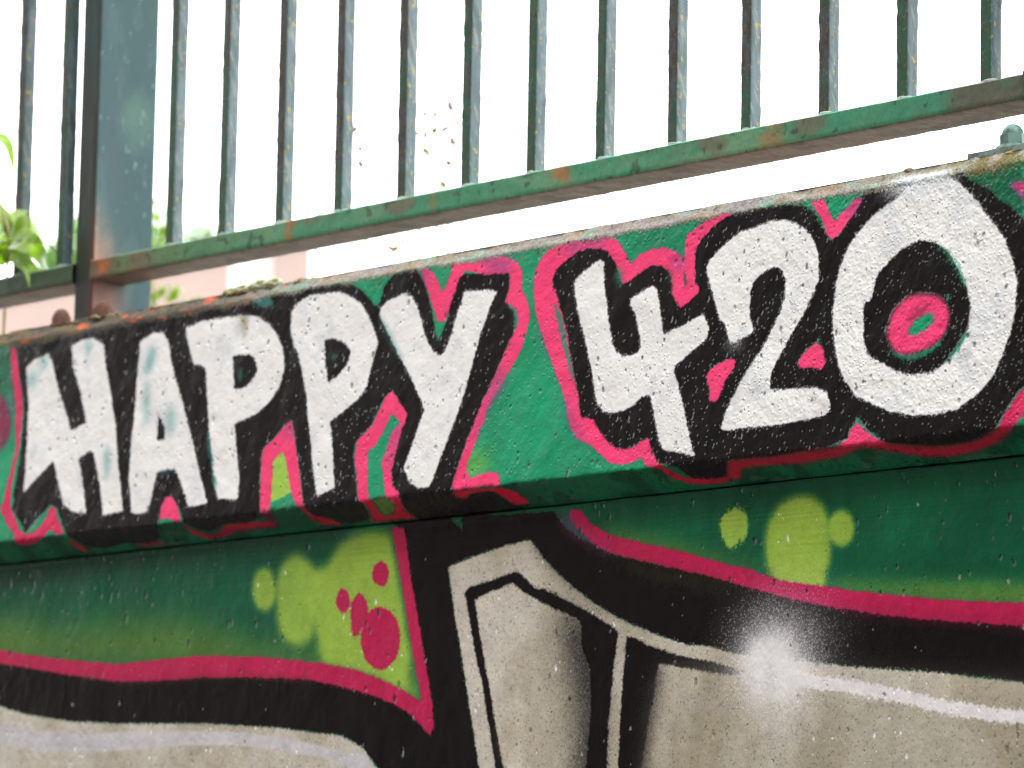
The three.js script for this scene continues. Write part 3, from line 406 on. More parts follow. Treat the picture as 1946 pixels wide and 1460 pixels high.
const path = obj('path', uvMetres(box(-60, 60, -2.9, -2.55, -0.2, 7.5)), paving); path.userData.kind = 'structure';
const upper = obj('ground', uvMetres(box(-140, 90, -2.9, -0.14, -140, -0.302), 0.5), asphalt); upper.userData.kind = 'structure';

// ---------------------------------------------------------------- the painted iron railing on the wall
const RUST = [104, 72, 54], GRIME = [74, 70, 60], TEAL = [84, 110, 108];
const gloss = { roughness: 0.5, specularIntensity: 0.7 };
// bars: u runs round the bar (front, right, back, left), v up the bar
const barMaterials = [0, 1, 2, 3, 4, 5].map((n) => new THREE.MeshPhysicalMaterial({ ...gloss, bumpScale: 0.0009, map: bake(128, 2048, (u, v, x, y) => {
  const side = Math.floor(u * 4), o = n * 31 + side * 7, a = u * 4 - side, yy = v * 60;
  let k = mix3([74, 90, 92], [66, 84, 86], fbm(a * 2 + o, yy * 0.5, 4));
  k = mix3(k, side ? [92, 110, 116] : [62, 57, 48], 0.7 * smooth(0.35, 0.62, fbm(a * 3 + o + 2, yy * (side ? 0.5 : 1.2) + 8, 5)));  // grime on the front, plus dim front and bright sides put into the colour
  if (side === 0) {
    k = mix3(k, [40, 98, 74], 0.75 * smooth(0.49, 0.62, fbm(o + a * 0.3, yy * 0.12 + n * 4.7, 3) + 0.4 * smooth(0.16, 0.0, v) - 0.14));
    k = mix3(k, [92, 76, 62], 0.6 * smooth(0.5, 0.66, fbm(a * 6 + o + 3, yy * 4 + 5, 4)));
    k = mix3(k, [146, 124, 96], 0.5 * smooth(0.67, 0.74, fbm(a * 8 + o + 9, yy * 6, 3)));
  } else {
    k = mix3(k, [150, 148, 136], 0.5 * smooth(0.6, 0.72, fbm(a * 2 + o + 13, yy * 1.7 + a * 4, 4)));
    k = mix3(k, [168, 140, 62], 0.8 * smooth(0.74, 0.79, fbm(a * 3 + o + 21, yy * 2.4, 3)));
    k = mix3(k, [92, 72, 52], 0.75 * smooth(0.76, 0.8, fbm(a * 4 + o + 27, yy * 2.6 + 3, 3)));
  }
  const s = 0.93 + 0.14 * hash(x + n * 999, y); return k.map((q) => q * s);
}, THREE.ClampToEdgeWrapping) }));
function barGeometry(w, d, h, n, rows, amp, seedy) {                      // a square bar with softened corners and lumpy old paint; front face at z = 0
  const ring = [], c = 0.0013, per = 5;
  const corner = (x0, z0, x1, z1, s) => { for (let k = 0; k < per; k++) ring.push([lerp(x0, x1, k / (per - 1)), lerp(z0, z1, k / (per - 1)), s, k / (per - 1)]); };
  corner(c, 0, w - c, 0, 0); corner(w, -c, w, -d + c, 1); corner(w - c, -d, c, -d, 2); corner(0, -d + c, 0, -c, 3);
  const m = ring.length, pos = [], uv = [], idx = [];
  for (let j = 0; j <= rows; j++) for (let i = 0; i <= m; i++) {
    const [x, z, s, t] = ring[i % m], y = h * j / rows, dx = x - w / 2, dz = z + d / 2, L = Math.hypot(dx, dz);
    const e = amp * (fbm(i * 0.9 + seedy, y * 70 + seedy, 3) - 0.45) + amp * 1.6 * smooth(0.66, 0.8, fbm(i * 0.5 + seedy * 3, y * 45, 2));
    pos.push(x + dx / L * e, y, z + dz / L * e); uv.push((s + 0.04 + 0.92 * t) / 4, y / 1.05);
    if (j < rows && i < m) { const o = j * (m + 1) + i; idx.push(o, o + 1, o + m + 1, o + 1, o + m + 2, o + m + 1); }
  }
  const g = new THREE.BufferGeometry(); g.setAttribute('position', new THREE.Float32BufferAttribute(pos, 3)); g.setAttribute('uv', new THREE.Float32BufferAttribute(uv, 2)); g.setIndex(idx); g.computeVertexNormals(); return g;
}
const railing = thing('metal_railing', 'old green iron railing with square bars standing on the graffiti wall', 'railing');
const bars = [0, 1, 2, 3, 4, 5].map((n) => obj('baluster', barGeometry(0.0166, 0.0174, 1.0, n, 420, 0.00045, n * 5.3 + 1), barMaterials[n], railing));
const barX = [-2.02, -1.9, -1.78, -1.66, -1.54, -1.42, -1.305, -1.187, -1.0692, -0.9627, -0.7148, -0.6011, -0.4824, -0.3623, -0.2403, -0.1181, -0.0002, 0.1215, 0.242, 0.3609, 0.4802, 0.5974, 0.7179, 0.98, 1.1, 1.22, 1.34, 1.46, 1.58, 1.7];
barX.forEach((x, i) => {
  const n = (i * 5 + 2) % 6, o = bars[n].used ? bars[n].clone() : bars[n]; bars[n].used = true;
  o.position.set(x, -0.001 - 0.02 * hash(i, 3) * 0, -0.0015 - 0.002 * hash(i, 5)); o.rotation.set((hash(i, 11) - 0.5) * 0.006, (hash(i, 8) - 0.5) * 0.05, (hash(i, 13) - 0.5) * 0.006); if (o !== bars[n]) railing.add(o);
});
bars.forEach((b) => delete b.used);
// weld blobs where the bars meet the rail
const weldMat = new THREE.MeshPhysicalMaterial({ color: new THREE.Color('#8f9c98'), roughness: 0.5 });
{
  const gs = barX.filter((x) => x > -1.2 && x < 0.8).map((x, i) => { const g = new THREE.SphereGeometry(1, 18, 10), p = g.attributes.position; for (let k = 0; k < p.count; k++) { const q = 0.85 + 0.35 * noise(p.getX(k) * 3 + i * 5, p.getZ(k) * 3 + p.getY(k) * 2); p.setXYZ(k, p.getX(k) * 0.0125 * q, p.getY(k) * 0.0042 * q, p.getZ(k) * 0.0105 * q); } g.computeVertexNormals(); g.translate(x + 0.0095, 0.0006, -0.0095); return g; });
  for (const g of gs) obj('weld', g, weldMat, railing);
}
// bottom rail: v runs round it (front, underside, back, top)
const railMaterial = new THREE.MeshPhysicalMaterial({ roughness: 0.5, map: bake(2048, 128, (u, v, x, y) => {
  const X = -1.1 + 2.05 * u, n = fbm(u * 60, v * 5, 4), m = fbm(u * 17 + 9, v * 2.2 + 3, 4);
  let k;
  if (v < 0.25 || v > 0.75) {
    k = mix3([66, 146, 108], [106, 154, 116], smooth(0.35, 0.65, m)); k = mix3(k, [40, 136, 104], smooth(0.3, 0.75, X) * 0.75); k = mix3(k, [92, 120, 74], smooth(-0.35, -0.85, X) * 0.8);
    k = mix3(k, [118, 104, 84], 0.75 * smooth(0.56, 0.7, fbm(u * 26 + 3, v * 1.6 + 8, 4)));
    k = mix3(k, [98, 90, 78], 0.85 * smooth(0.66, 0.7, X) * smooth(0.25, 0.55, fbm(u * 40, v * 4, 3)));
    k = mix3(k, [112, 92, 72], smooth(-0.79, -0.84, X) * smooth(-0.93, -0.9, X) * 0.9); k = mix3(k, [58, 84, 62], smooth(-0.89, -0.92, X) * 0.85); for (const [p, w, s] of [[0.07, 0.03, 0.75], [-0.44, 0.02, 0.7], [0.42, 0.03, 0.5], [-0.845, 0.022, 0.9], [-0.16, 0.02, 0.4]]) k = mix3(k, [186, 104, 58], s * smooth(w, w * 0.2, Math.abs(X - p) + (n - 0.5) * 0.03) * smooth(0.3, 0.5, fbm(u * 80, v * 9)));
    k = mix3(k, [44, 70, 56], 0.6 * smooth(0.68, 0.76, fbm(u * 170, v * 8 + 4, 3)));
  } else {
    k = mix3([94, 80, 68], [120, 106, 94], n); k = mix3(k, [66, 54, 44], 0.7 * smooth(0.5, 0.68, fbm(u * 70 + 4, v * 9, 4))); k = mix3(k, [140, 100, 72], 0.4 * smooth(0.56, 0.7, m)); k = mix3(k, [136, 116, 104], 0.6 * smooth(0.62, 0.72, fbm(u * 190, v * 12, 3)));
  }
  const g = v < 0.25 || v > 0.75 ? 0.2 : 0.5, s = 1 - g / 2 + g * (0.4 * hash(x, y) + 0.6 * noise(x / 2.5, y / 5)); return k.map((q) => q * s);
}) });
function railGeometry(xa, xb, h, d, nx, amp) {                            // top front edge at y = 0, z = 0.005
  const ring = [], c = 0.002, z0 = 0.005, seg = (y0, za, y1, zb, s, n) => { for (let k = 0; k <= n; k++) ring.push([lerp(y0, y1, k / n), lerp(za, zb, k / n), (s + 0.03 + 0.94 * k / n) / 4]); };
  seg(-c, z0, -h + c, z0, 0, 5); seg(-h, z0 - c, -h, z0 - d + c, 1, 6); seg(-h + c, z0 - d, -c, z0 - d, 2, 2); seg(0, z0 - d + c, 0, z0 - c, 3, 5);
  const m = ring.length, pos = [], uv = [], idx = [];
  for (let i = 0; i <= nx; i++) for (let j = 0; j <= m; j++) {
    const x = lerp(xa, xb, i / nx), [y, z, v] = ring[j % m], dy = y + h / 2, dz = z - z0 + d / 2, L = Math.hypot(dy, dz), e = amp * (fbm(x * 60, j * 0.7 % m, 3) - 0.5);
    pos.push(x, y + (dy / L) * e * 2, z + (dz / L) * e); uv.push((x + 1.1) / 2.05, j === m ? 1 : v);
    if (i < nx && j < m) { const o = i * (m + 1) + j; idx.push(o, o + 1, o + m + 1, o + 1, o + m + 2, o + m + 1); }
  }
  const g = new THREE.BufferGeometry(); g.setAttribute('position', new THREE.Float32BufferAttribute(pos, 3)); g.setAttribute('uv', new THREE.Float32BufferAttribute(uv, 2)); g.setIndex(idx); g.computeVertexNormals(); return g;
}
const POST = [-0.9140, 0.82], PW = 0.0425, PD = 0.098;
for (const [a, b, n] of [[-2.1, POST[0] + 0.001, 200], [POST[0] + PW - 0.001, POST[1] + 0.001, 700], [POST[1] + PW - 0.001, 1.8, 200]]) {
  obj('bottom_rail', railGeometry(a, b, 0.0277, 0.0608, n, 0.0012), railMaterial, railing);
  const t = obj('top_rail', railGeometry(a, b, 0.03, 0.06, 40, 0), railMaterial, railing); t.position.y = 1.028;
}
// the sleeve at the rail's right end, before the next post
const sleeve = railGeometry(0.787, POST[1] + 0.002, 0.034, 0.0665, 30, 0.0016); sleeve.translate(0, 0.0032, 0.0028);
obj('rail_sleeve', sleeve, new THREE.MeshPhysicalMaterial({ roughness: 0.5, map: bake(256, 256, (u, v, x, y) => { const s = 0.8 + 0.4 * hash(x, y); return mix3(mix3([74, 92, 76], [44, 88, 72], smooth(0.4, 0.6, fbm(u * 40, v * 8))), [58, 46, 40], smooth(0.45, 0.65, fbm(u * 60 + 7, v * 10))).map((q) => q * s); }) }), railing);
// posts: flat box sections, base plates, domed bolts
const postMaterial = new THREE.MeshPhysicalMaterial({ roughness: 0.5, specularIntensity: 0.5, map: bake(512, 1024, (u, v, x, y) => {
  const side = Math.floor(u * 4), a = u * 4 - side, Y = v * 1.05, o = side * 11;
  let k = mix3([44, 74, 76], [50, 74, 77], fbm(a * 2 + o, Y * 9)); if (side === 0) k = mix3(k, [58, 54, 46], 0.6 * smooth(0.3, 0.6, fbm(a * 3, Y * 14 + 6, 5)));  // front face: brown grime, also darkened in colour as the shaded side
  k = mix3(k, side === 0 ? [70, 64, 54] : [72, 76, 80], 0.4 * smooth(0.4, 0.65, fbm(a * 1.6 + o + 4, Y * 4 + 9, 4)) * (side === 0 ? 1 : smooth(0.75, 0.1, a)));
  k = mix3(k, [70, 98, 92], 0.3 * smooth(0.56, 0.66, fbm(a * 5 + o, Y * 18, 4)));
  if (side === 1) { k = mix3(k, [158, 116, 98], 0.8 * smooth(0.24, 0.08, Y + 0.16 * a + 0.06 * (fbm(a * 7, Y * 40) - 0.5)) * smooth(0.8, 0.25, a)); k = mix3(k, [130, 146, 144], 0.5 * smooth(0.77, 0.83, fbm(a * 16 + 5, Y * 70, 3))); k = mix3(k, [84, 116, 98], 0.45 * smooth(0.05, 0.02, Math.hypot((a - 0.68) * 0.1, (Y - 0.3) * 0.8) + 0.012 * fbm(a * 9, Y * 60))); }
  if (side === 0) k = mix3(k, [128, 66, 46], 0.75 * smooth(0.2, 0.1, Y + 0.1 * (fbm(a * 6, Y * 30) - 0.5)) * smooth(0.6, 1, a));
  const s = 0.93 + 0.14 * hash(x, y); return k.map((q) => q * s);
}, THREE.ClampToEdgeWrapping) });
const rustMat = new THREE.MeshStandardMaterial({ roughness: 0.85, map: bake(256, 256, (u, v, x, y) => { const n = fbm(u * 14, v * 14); return mix3(mix3([80, 58, 48], [112, 70, 54], n), [58, 54, 52], smooth(0.55, 0.7, fbm(u * 9 + 4, v * 9))).map((q) => q * (0.85 + 0.3 * hash(x, y))); }) });
const boltGreen = new THREE.MeshPhysicalMaterial({ roughness: 0.4, map: bake(256, 256, (u, v, x, y) => { const n = fbm(u * 8, v * 8); return mix3(mix3([66, 112, 98], [92, 116, 112], n), [38, 92, 74], smooth(0.5, 0.62, fbm(u * 6 + 5, v * 7))).map((q) => q * (0.9 + 0.2 * hash(x, y))); }) });
const plateMat = new THREE.MeshPhysicalMaterial({ roughness: 0.5, map: bake(256, 256, (u, v, x, y) => mix3([128, 150, 144], [92, 108, 102], smooth(0.4, 0.65, fbm(u * 12, v * 12))).map((q) => q * (0.9 + 0.2 * hash(x, y)))) });
function bolt(r, h, m, parent, x, z, y0, tilt = 0) {                     // hexagon nut under a domed cap
  const nut = new THREE.CylinderGeometry(r * 1.04, r * 1.1, h * 0.58, 6, 4).toNonIndexed(); nut.computeVertexNormals(); nut.translate(0, h * 0.29, 0);
  const dome = new THREE.SphereGeometry(r * 0.9, 28, 12, 0, Math.PI * 2, 0, Math.PI / 2); dome.scale(1, (h * 0.44) / (r * 0.9), 1); dome.translate(0, h * 0.56, 0);
  const washer = new THREE.CylinderGeometry(r * 1.35, r * 1.5, h * 0.14, 32); washer.translate(0, h * 0.06, 0);
  const g = mergeGeometries([nut, dome.toNonIndexed(), washer.toNonIndexed()].map((q) => { q.deleteAttribute('uv'); return q; })), p = g.attributes.position;
  for (let i = 0; i < p.count; i++) { const e = 1 + 0.1 * (fbm(p.getX(i) * 180 + 3, p.getY(i) * 180 + p.getZ(i) * 140, 3) - 0.5); p.setXYZ(i, p.getX(i) * e, p.getY(i), p.getZ(i) * e); }
  const b = obj('bolt', uvMetres(g, 14), m, parent); b.position.set(x, y0, z); b.rotation.set(0, 0.35, tilt); return b;
}
POST.forEach((px, n) => {
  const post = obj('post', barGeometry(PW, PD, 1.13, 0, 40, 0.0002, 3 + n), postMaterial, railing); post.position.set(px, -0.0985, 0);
  const plate = new THREE.BoxGeometry(0.166, n ? 0.014 : 0.009, 0.176, 40, 2, 20), p = plate.attributes.position;
  for (let i = 0; i < p.count; i++) { const e = Math.max(Math.abs(p.getX(i)) / 0.083, Math.abs(p.getZ(i)) / 0.088); p.setY(i, p.getY(i) - 0.006 * smooth(0.72, 1, e) + 0.003 * (fbm(p.getX(i) * 60, p.getZ(i) * 60 + n) - 0.4)); }
  plate.computeVertexNormals(); plate.translate(PW / 2, n ? 0.0062 : 0.0045, -0.026);
  obj('base_plate', uvMetres(plate, 9), n ? plateMat : rustMat, post);
  const m = n ? boltGreen : rustMat;
  bolt(n ? 0.0132 : 0.0125, n ? 0.0275 : 0.026, m, post, n ? 0.797 - px : 0.0205, 0.034, n ? 0.0105 : 0.004, 0.04);
  if (!n) { post.children[1].position.x = -0.8935 - px; bolt(0.013, 0.027, rustMat, post, -0.8005 - px, 0.034, 0.004, -0.06); } else bolt(0.0132, 0.0275, m, post, 0.08, 0.034, 0.0105);
});

// ---------------------------------------------------------------- plants behind and through the railing
const V = (a) => new THREE.Vector3(...a);
function leafGeometry(base, mid, tip, width, up, cup = 0.25) {            // a blade along a curve, broadest before the middle, folded at its midrib
  const c = new THREE.QuadraticBezierCurve3(V(base), V(mid).multiplyScalar(2).sub(V(base).add(V(tip)).multiplyScalar(0.5)), V(tip)), N = 18, M = 6, pos = [], uv = [], idx = [];
  for (let i = 0; i <= N; i++) {
    const t = i / N, p = c.getPoint(t), d = c.getTangent(t), side = new THREE.Vector3().crossVectors(d, V(up)).normalize(), nrm = new THREE.Vector3().crossVectors(side, d).normalize(), w = width * 0.5 * Math.pow(Math.sin(Math.PI * Math.min(1, Math.pow(t, 0.8) * 0.97 + 0.015)), 0.75);
    for (let j = 0; j <= M; j++) { const s = j / M * 2 - 1, q = p.clone().addScaledVector(side, s * w).addScaledVector(nrm, Math.abs(s) * w * cup + 0.02 * width * Math.sin(t * 23 + s * 3)); pos.push(q.x, q.y, q.z); uv.push(j / M, t); if (i < N && j < M) { const o = i * (M + 1) + j; idx.push(o, o + M + 1, o + 1, o + 1, o + M + 1, o + M + 2); } }
  }
  const g = new THREE.BufferGeometry(); g.setAttribute('position', new THREE.Float32BufferAttribute(pos, 3)); g.setAttribute('uv', new THREE.Float32BufferAttribute(uv, 2)); g.setIndex(idx); g.computeVertexNormals(); return g;
}
const leafMap = bake(64, 128, (u, v, x, y) => { const rib = smooth(0.06, 0.02, Math.abs(u - 0.5)) * 0.5 + 0.25 * smooth(0.08, 0.03, Math.abs(((v * 9 + Math.abs(u - 0.5) * 3) % 1) - 0.5)); return mix3(mix3([92, 132, 2], [128, 162, 8], fbm(u * 5, v * 9)), [150, 180, 60], rib).map((q) => q * (0.94 + 0.12 * hash(x, y))); });
const leafMat = new THREE.MeshPhysicalMaterial({ map: leafMap, roughness: 0.5, transmission: 0.4, thickness: 0, side: THREE.DoubleSide });
const paleLeaf = new THREE.MeshPhysicalMaterial({ map: leafMap, color: new THREE.Color(1.5, 1.3, 1.2), roughness: 0.6, transmission: 0.45, thickness: 0, side: THREE.DoubleSide });
const stemMat = new THREE.MeshStandardMaterial({ color: new THREE.Color('#8a8450'), roughness: 0.8 });
const strawMat = new THREE.MeshStandardMaterial({ color: new THREE.Color('#7c7430'), roughness: 0.8 });
const tube = (pts, r, n = 24) => new THREE.TubeGeometry(new THREE.CatmullRomCurve3(pts.map(V)), n, r, 6, false);
{
  const t = thing('leafy_plant', 'broad leaved bright green plant growing through the railing at the far left', 'plant', [-1.2, -0.14, -0.1]), O = V([-1.2, -0.14, -0.1]);
  const rel = (a) => V(a).sub(O).toArray();
  obj('stem', tube([[-1.2289, -0.14, -0.1], [-1.1956, -0.0006, -0.08], [-1.0471, 0.0145, 0.02], [-1.0237, 0.0466, 0.035], [-1.0487, 0.0876, 0.03], [-1.1301, 0.1779, 0]].map(rel), 0.0022, 40), stemMat, t);
  for (const [b, m, e, w] of [
    [[-1.183, 0.1853, 0], [-1.1032, 0.2028, 0], [-1.0714, 0.1471, 0], 0.013], [[-1.0325, 0.0514, 0.03], [-1.047, 0.0799, 0.03], [-1.0939, 0.106, 0.02], 0.016],
    [[-1.0007, 0.044, 0.05], [-0.9745, 0.05, 0.03], [-1.0199, 0.0325, -0.04], 0.034], [[-1.0168, 0.0304, 0.04], [-0.9542, 0.025, 0.045], [-0.9994, -0.0067, -0.02], 0.026],
    [[-1.0343, 0.0398, 0.03], [-1.063, 0.0507, 0.03], [-1.1402, 0.0508, 0], 0.028], [[-0.998, 0.0119, 0.04], [-0.9613, -0.0055, 0.05], [-0.9424, -0.036, 0.055], 0.0065], [[-1.0864, 0.0181, 0], [-1.1105, 0.0322, 0], [-1.1456, 0.0138, 0], 0.024],
    [[-1.0348, 0.0487, 0.03], [-1.0307, 0.0777, 0.02], [-1.0612, 0.0977, -0.02], 0.02], [[-1.0361, 0.0281, 0.03], [-1.0642, 0.0301, 0.03], [-1.1039, 0.0213, 0.02], 0.03], [[-1.0474, 0.059, 0.02], [-1.0885, 0.0768, 0.01], [-1.1369, 0.0805, 0], 0.028],
    [[-1.0263, 0.0329, 0.03], [-1.006, 0.045, 0.02], [-0.994, 0.0403, 0], 0.024], [[-1.0815, 0.0212, 0], [-1.0712, 0.0362, -0.01], [-1.0608, 0.0227, -0.03], 0.022], [[-1.0455, 0.0291, 0.02], [-1.0432, 0.0204, 0], [-1.0407, 0.0054, -0.03], 0.022],
  ]) obj('leaf', leafGeometry(rel(b), rel(m), rel(e), w * 1.25, [0.65, 0.35, 0.66], 0.12), leafMat, t);
}
{
  const t = thing('dried_wildflower', 'dried wildflower with thin stalks and brown seed heads behind the middle bars', 'plant', [-1.14, -0.14, -0.8]), O = V([-1.14, -0.14, -0.8]);
  const rel = (a) => V(a).sub(O).toArray();
  const heads = [[-1.0971, 0.3589, -0.7774], [-1.087, 0.3578, -0.789], [-1.0701, 0.3714, -0.8049], [-1.0649, 0.3795, -0.809], [-1.0897, 0.334, -0.7911], [-1.0788, 0.3363, -0.8028], [-1.0993, 0.3272, -0.7819], [-1.0876, 0.3196, -0.7966], [-1.0727, 0.3174, -0.8138], [-1.1025, 0.3034, -0.7835], [-1.0994, 0.2982, -0.788], [-1.0888, 0.2972, -0.8001], [-1.1071, 0.3296, -0.7727], [-1.0645, 0.3466, -0.8166], [-1.0803, 0.2842, -0.8125], [-1.1102, 0.269, -0.7823], [-1.0879, 0.2511, -0.8111], [-1.1727, 0.3319, -0.6988], [-1.1691, 0.3043, -0.7088], [-1.1602, 0.3045, -0.7187], [-1.171, 0.2805, -0.7119]];
  const headMats = ['#6e5a28', '#78701c', '#5e4a2c'].map((c) => new THREE.MeshStandardMaterial({ color: new THREE.Color(c), roughness: 0.9 }));
  heads.forEach((h, i) => {
    const foot = [h[0] - 0.02 + 0.05 * hash(i, 40), -0.14, h[2] - 0.03 + 0.06 * hash(i, 41)], fork = [lerp(h[0], foot[0], 0.4), 0.17 + 0.02 * (i % 4), lerp(h[2], foot[2], 0.4)];
    obj('stalk', tube([foot, fork, h].map(rel), 0.0009, 14), strawMat, t);
    const g = new THREE.SphereGeometry(1, 10, 8), p = g.attributes.position, L = i % 4 === 3 ? 0.0085 : rr(0.0065, 0.0095), W = i % 4 === 3 ? 0.0022 : rr(0.0034, 0.0052);
    for (let k = 0; k < p.count; k++) { const e = 0.7 + 0.6 * noise(p.getX(k) * 3 + i, p.getY(k) * 3 + p.getZ(k)); p.setXYZ(k, p.getX(k) * W * e, p.getY(k) * L * (0.8 + 0.2 * e), p.getZ(k) * W * e); }
    g.computeVertexNormals(); const o = obj('seed_head', g, headMats[i % 3], t); o.position.set(...rel(h)); o.rotation.set(rr(-0.4, 0.4), rr(0, 3), rr(-1.1, 0.3));
  });
  const f = thing('yellow_flower', 'small yellow flower on a bent stalk, seen in the gap below the rail', 'flower', [-1.09, -0.14, -0.7]), Q = V([-1.09, -0.14, -0.7]), rq = (a) => V(a).sub(Q).toArray();
  obj('stalk', tube([[-1.09, -0.14, -0.7], [-1.0804, 0.0967, -0.7015], [-1.0756, 0.1279, -0.6996], [-1.07, 0.133, -0.705], [-1.0637, 0.1428, -0.7101]].map(rq), 0.0016), strawMat, f);
  const ym = new THREE.MeshStandardMaterial({ color: new THREE.Color('#a88408'), roughness: 0.7 });
  for (const [c, s] of [[[-1.0756, 0.1299, -0.6996], 0.0105], [[-1.0637, 0.1428, -0.7101], 0.0075]]) for (let k = 0; k < 5; k++) { const a = k * 1.26, d = [Math.cos(a) * s, s * 0.9, Math.sin(a) * s]; obj('petal', leafGeometry(rq(c), rq(c).map((q, j) => q + d[j] * 0.6 - (j === 1 ? s * 0.2 : 0)), rq(c).map((q, j) => q + d[j]), s, [d[2], 0.5, -d[0]]), ym, f); }
  for (const [label, pts] of [['thin upright grass stalk at the edge of the beige building', [[-1.2, -0.14, -0.647], [-1.1975, 0.0951, -0.6467], [-1.1897, 0.143, -0.645], [-1.186, 0.2, -0.643]]], ['thin leaning grass stalk beside the yellow flower', [[-1.175, -0.14, -0.687], [-1.152, 0.1106, -0.6942], [-1.1372, 0.1587, -0.7003], [-1.128, 0.19, -0.704]]]]) {
    const o = obj('grass_stalk', tube(pts, 0.0017, 20), strawMat); o.userData = { label, category: 'grass stalk' };
  }
}
{
  const t = thing('leafy_shrub', 'pale yellow-green shrub just right of the heavy post, behind the railing', 'shrub', [-2.1, -0.14, -1.05]);
  const rx = V([0.6684, 0, -0.7436]);
  const put = (a, b, w) => { const p = rx.clone().multiplyScalar(a); const d = [rr(-1, 1), rr(-0.5, 0.9), rr(-1, 1)], L = w * rr(1, 1.7); obj('leaf', leafGeometry([p.x, b, p.z], [p.x + d[0] * L * 0.5, b + d[1] * L * 0.5 + L * 0.12, p.z + d[2] * L * 0.5], [p.x + d[0] * L, b + d[1] * L, p.z + d[2] * L], w, [rr(-1, 1), rr(0.2, 1), rr(-1, 1)]), paleLeaf, t); };
  for (let i = 0; i < 90; i++) { const a = rr(-0.075, 0.05), top = lerp(0.40, 0.345, (a + 0.075) / 0.125); put(a, rr(0.22, top), rr(0.014, 0.024)); }
  for (let i = 0; i < 26; i++) put(rr(-0.045, -0.018), rr(0.4, 0.52), rr(0.01, 0.018));
  obj('stem', mergeGeometries([tube([[0, 0, 0], [-0.01, 0.2, 0.01], [-0.03, 0.49, 0.032]], 0.003), tube([[0, 0, 0], [0.01, 0.15, -0.01], [0.02, 0.28, -0.02]], 0.0025)]), stemMat, t);
}

// ---------------------------------------------------------------- moss and crust along the wall's arris
{
  const gs = [];
  const lump = (x, y, z, r, k) => { const g = new THREE.IcosahedronGeometry(1, 2), p = g.attributes.position; for (let i = 0; i < p.count; i++) { const e = r * (0.75 + 0.5 * noise(p.getX(i) * 2.2 + k, p.getY(i) * 2.2 + p.getZ(i) * 1.7)); p.setXYZ(i, p.getX(i) * e * 1.4 + x, p.getY(i) * e * 0.8 + y, p.getZ(i) * e + z); } g.computeVertexNormals(); gs.push(g); };
  for (let i = 0; i < 420; i++) { const x = rnd() < 0.78 ? rr(-1.05, -0.3) : rr(0.66, 0.95); if (fbm(x * 22 + 4, 1.7, 3) < 0.45) continue; lump(x, -0.0985 - rr(0, 0.004), rr(0.052, 0.073), rr(0.0012, 0.0042), i); }
  const o = obj('moss', mergeGeometries(gs), new THREE.MeshStandardMaterial({ roughness: 1, map: bake(64, 64, (u, v, x, y) => mix3([104, 92, 58], [142, 132, 98], fbm(u * 20, v * 20)).map((q) => q * (0.7 + 0.6 * hash(x, y)))) }));
  o.userData = { label: 'brown and olive moss crust along the top edge of the wall', category: 'moss', kind: 'stuff' };
  const cm = new THREE.MeshStandardMaterial({ roughness: 1, map: bake(64, 64, (u, v, x, y) => mix3([196, 200, 168], [112, 118, 82], smooth(0.4, 0.7, fbm(u * 9, v * 9))).map((q) => q * (0.85 + 0.3 * hash(x, y)))) });
  [[-0.487, 0.010, 0.006, 'low leftmost pale moss cushion on the wall edge above the teal patch'], [-0.465, 0.012, 0.008, 'round pale moss cushion second from the left above the teal patch'], [-0.434, 0.017, 0.0105, 'largest and tallest pale moss cushion above the teal patch'], [-0.402, 0.015, 0.009, 'pale moss cushion at the right end of the row above the teal patch']].forEach(([x, w, h, label], n) => {
    const g = new THREE.IcosahedronGeometry(1, 8), p = g.attributes.position;
    for (let i = 0; i < p.count; i++) { const e = 0.8 + 0.3 * fbm(p.getX(i) * 2 + n * 7, p.getY(i) * 2 + p.getZ(i) * 2, 3) + 0.12 * hash(p.getX(i) * 40 | 0, p.getY(i) * 40 + p.getZ(i) * 90 | 0); p.setXYZ(i, p.getX(i) * e * w, p.getY(i) * e * h + p.getX(i) * w * 0.25, p.getZ(i) * e * 0.011); }
    g.computeVertexNormals(); const o = obj('moss_cushion', g, cm); o.position.set(x, -0.0965, 0.06); o.userData = { label, category: 'moss' };
  });
}

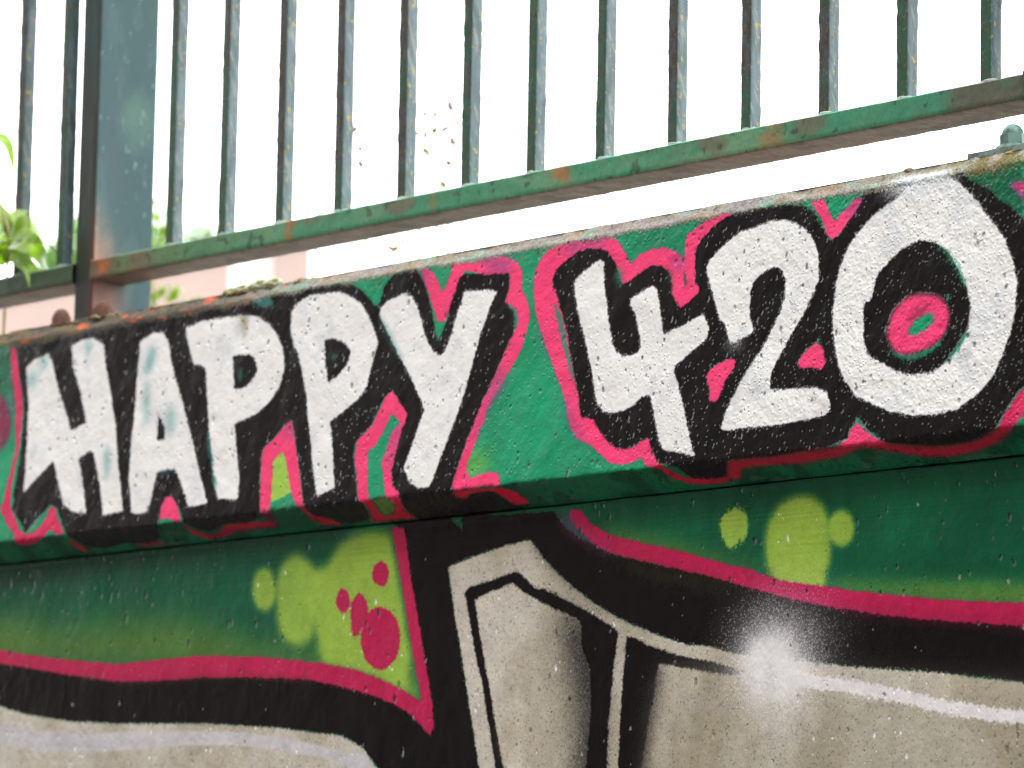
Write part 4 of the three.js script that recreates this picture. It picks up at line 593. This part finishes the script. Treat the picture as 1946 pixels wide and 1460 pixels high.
// ---------------------------------------------------------------- far away: a beige house, two treetops
{
  const t = thing('beige_house', 'pale pinkish beige house far behind the railing, blurred', 'house', [-27.28, -0.14, -21.65]);
  const prism = (pts, y0, y1) => { const s = new THREE.Shape(pts.map(([x, z]) => new THREE.Vector2(x, -z))), g = new THREE.ExtrudeGeometry(s, { depth: y1 - y0, bevelEnabled: false }); g.rotateX(-Math.PI / 2); g.translate(0, y0, 0); return g; };
  const m = new THREE.MeshStandardMaterial({ roughness: 0.9, map: bake(256, 256, (u, v) => mix3([166, 146, 136], [150, 130, 121], fbm(u * 9, v * 9))) }), white = new THREE.MeshStandardMaterial({ color: new THREE.Color('#f2f0ee'), roughness: 0.7 }), dark = new THREE.MeshStandardMaterial({ color: new THREE.Color('#54443e'), roughness: 0.8 });
  obj('wall', uvMetres(prism([[0, 0], [-20, 0], [-27.5, -6], [-7.5, -6]], 0, 6.42), 0.2), m, t);
  obj('cornice', prism([[0.02, 0.07], [-20, 0.07], [-27.5, -6.05], [-7.5, -6.05]], 6.42, 6.5), m, t);
  obj('ledge', box(-20, -2.2, 5.46, 5.6, 0.001, 0.3), dark, t);
  obj('lower_panel', box(-20, -2.2, 4.6, 5.46, 0.001, 0.06), new THREE.MeshStandardMaterial({ color: new THREE.Color('#6c5a52'), roughness: 0.8 }), t);
  obj('shutter', box(-1.2, -0.68, 5.5, 6.3, 0.001, 0.1), white, t);
  for (let i = 0; i < 4; i++) { const w = obj('window', box(-18 + i * 4.4, -16.4 + i * 4.4, 1.2, 3, 0.001, 0.05), white, t); obj('pane', box(-17.9 + i * 4.4, -16.5 + i * 4.4, 1.3, 2.9, 0.051, 0.06), dark, w); }
}
{
  const bark = new THREE.MeshStandardMaterial({ color: new THREE.Color('#5a4a3a'), roughness: 0.95 }), crownMat = new THREE.MeshPhysicalMaterial({ color: new THREE.Color('#55802c'), roughness: 0.7, transmission: 0.3, thickness: 0, side: THREE.DoubleSide });
  for (const [label, x, z, top, a, b, n] of [['broad green treetop between the left bars, far behind the post', -44.7, -31.9, 10.55, 1.6, 2.6, 9000], ['slim green treetop between the bars right of the post', -43.75, -32.7, 10.25, 0.66, 2, 2600]]) {
    const t = thing('tree', label, 'tree', [x, -0.14, z]);
    obj('trunk', new THREE.CylinderGeometry(0.08, 0.22, top - b, 10).translate(0, (top - b) / 2, 0), bark, t);
    const pos = [], q = new THREE.Quaternion(), v = new THREE.Vector3();
    for (let i = 0; i < n; i++) {
      const d = new THREE.Vector3(rr(-1, 1), rr(-1, 1), rr(-1, 1)); if (d.length() > 1) { i--; continue; }
      if (noise(d.x * 3 + 5, d.y * 3 + d.z * 2) < 0.22) continue;
      const c = new THREE.Vector3(d.x * a, top - b + d.y * b, d.z * a); q.setFromEuler(new THREE.Euler(rr(0, 6), rr(0, 6), rr(0, 6)));
      for (const [lx, ly] of [[0, 0], [0.07, 0.05], [0, 0.16], [0, 0], [0, 0.16], [-0.07, 0.05]]) { v.set(lx, ly, 0).applyQuaternion(q).add(c); pos.push(v.x, v.y, v.z); }
    }
    const g = new THREE.BufferGeometry(); g.setAttribute('position', new THREE.Float32BufferAttribute(pos, 3)); g.computeVertexNormals(); obj('crown', g, crownMat, t);
  }
}

// ---------------------------------------------------------------- unseen tall building added behind the camera to keep low sky off the wall
{
  const t = thing('added_sky_blocker', 'dark brick building added unseen across the path to block low sky', 'building', [0, -2.55, 7.5]);
  const brick = new THREE.MeshStandardMaterial({ roughness: 0.9, map: bake(512, 512, (u, v, x, y) => { const r = Math.floor(v * 16), c = u * 8 + (r % 2) * 0.5, j = Math.abs((v * 16) % 1 - 0.5) > 0.44 || Math.abs(c % 1 - 0.5) > 0.46; const k = 0.8 + 0.4 * hash(Math.floor(c) % 8, r); return j ? [96, 92, 86] : [92 * k, 66 * k, 54 * k].map((q) => q * (0.9 + 0.2 * hash(x, y))); }) });
  obj('wall', uvMetres(box(-26, 14, 0, 15, 0, 4), 0.8), brick, t);
  const fr = new THREE.MeshStandardMaterial({ color: new THREE.Color('#c8c8c4'), roughness: 0.6 }), gl = new THREE.MeshStandardMaterial({ color: new THREE.Color('#101418'), roughness: 0.08 });
  for (let i = 0; i < 9; i++) for (const y of [1.2, 4.6, 8.4]) { const w = obj('window', box(-23 + i * 4, -21.6 + i * 4, y, y + 1.7, -0.06, 0.02), fr, t); obj('pane', box(-22.92 + i * 4, -21.68 + i * 4, y + 0.08, y + 1.62, -0.075, -0.061), gl, w); }
}
renderer.render(scene, camera);
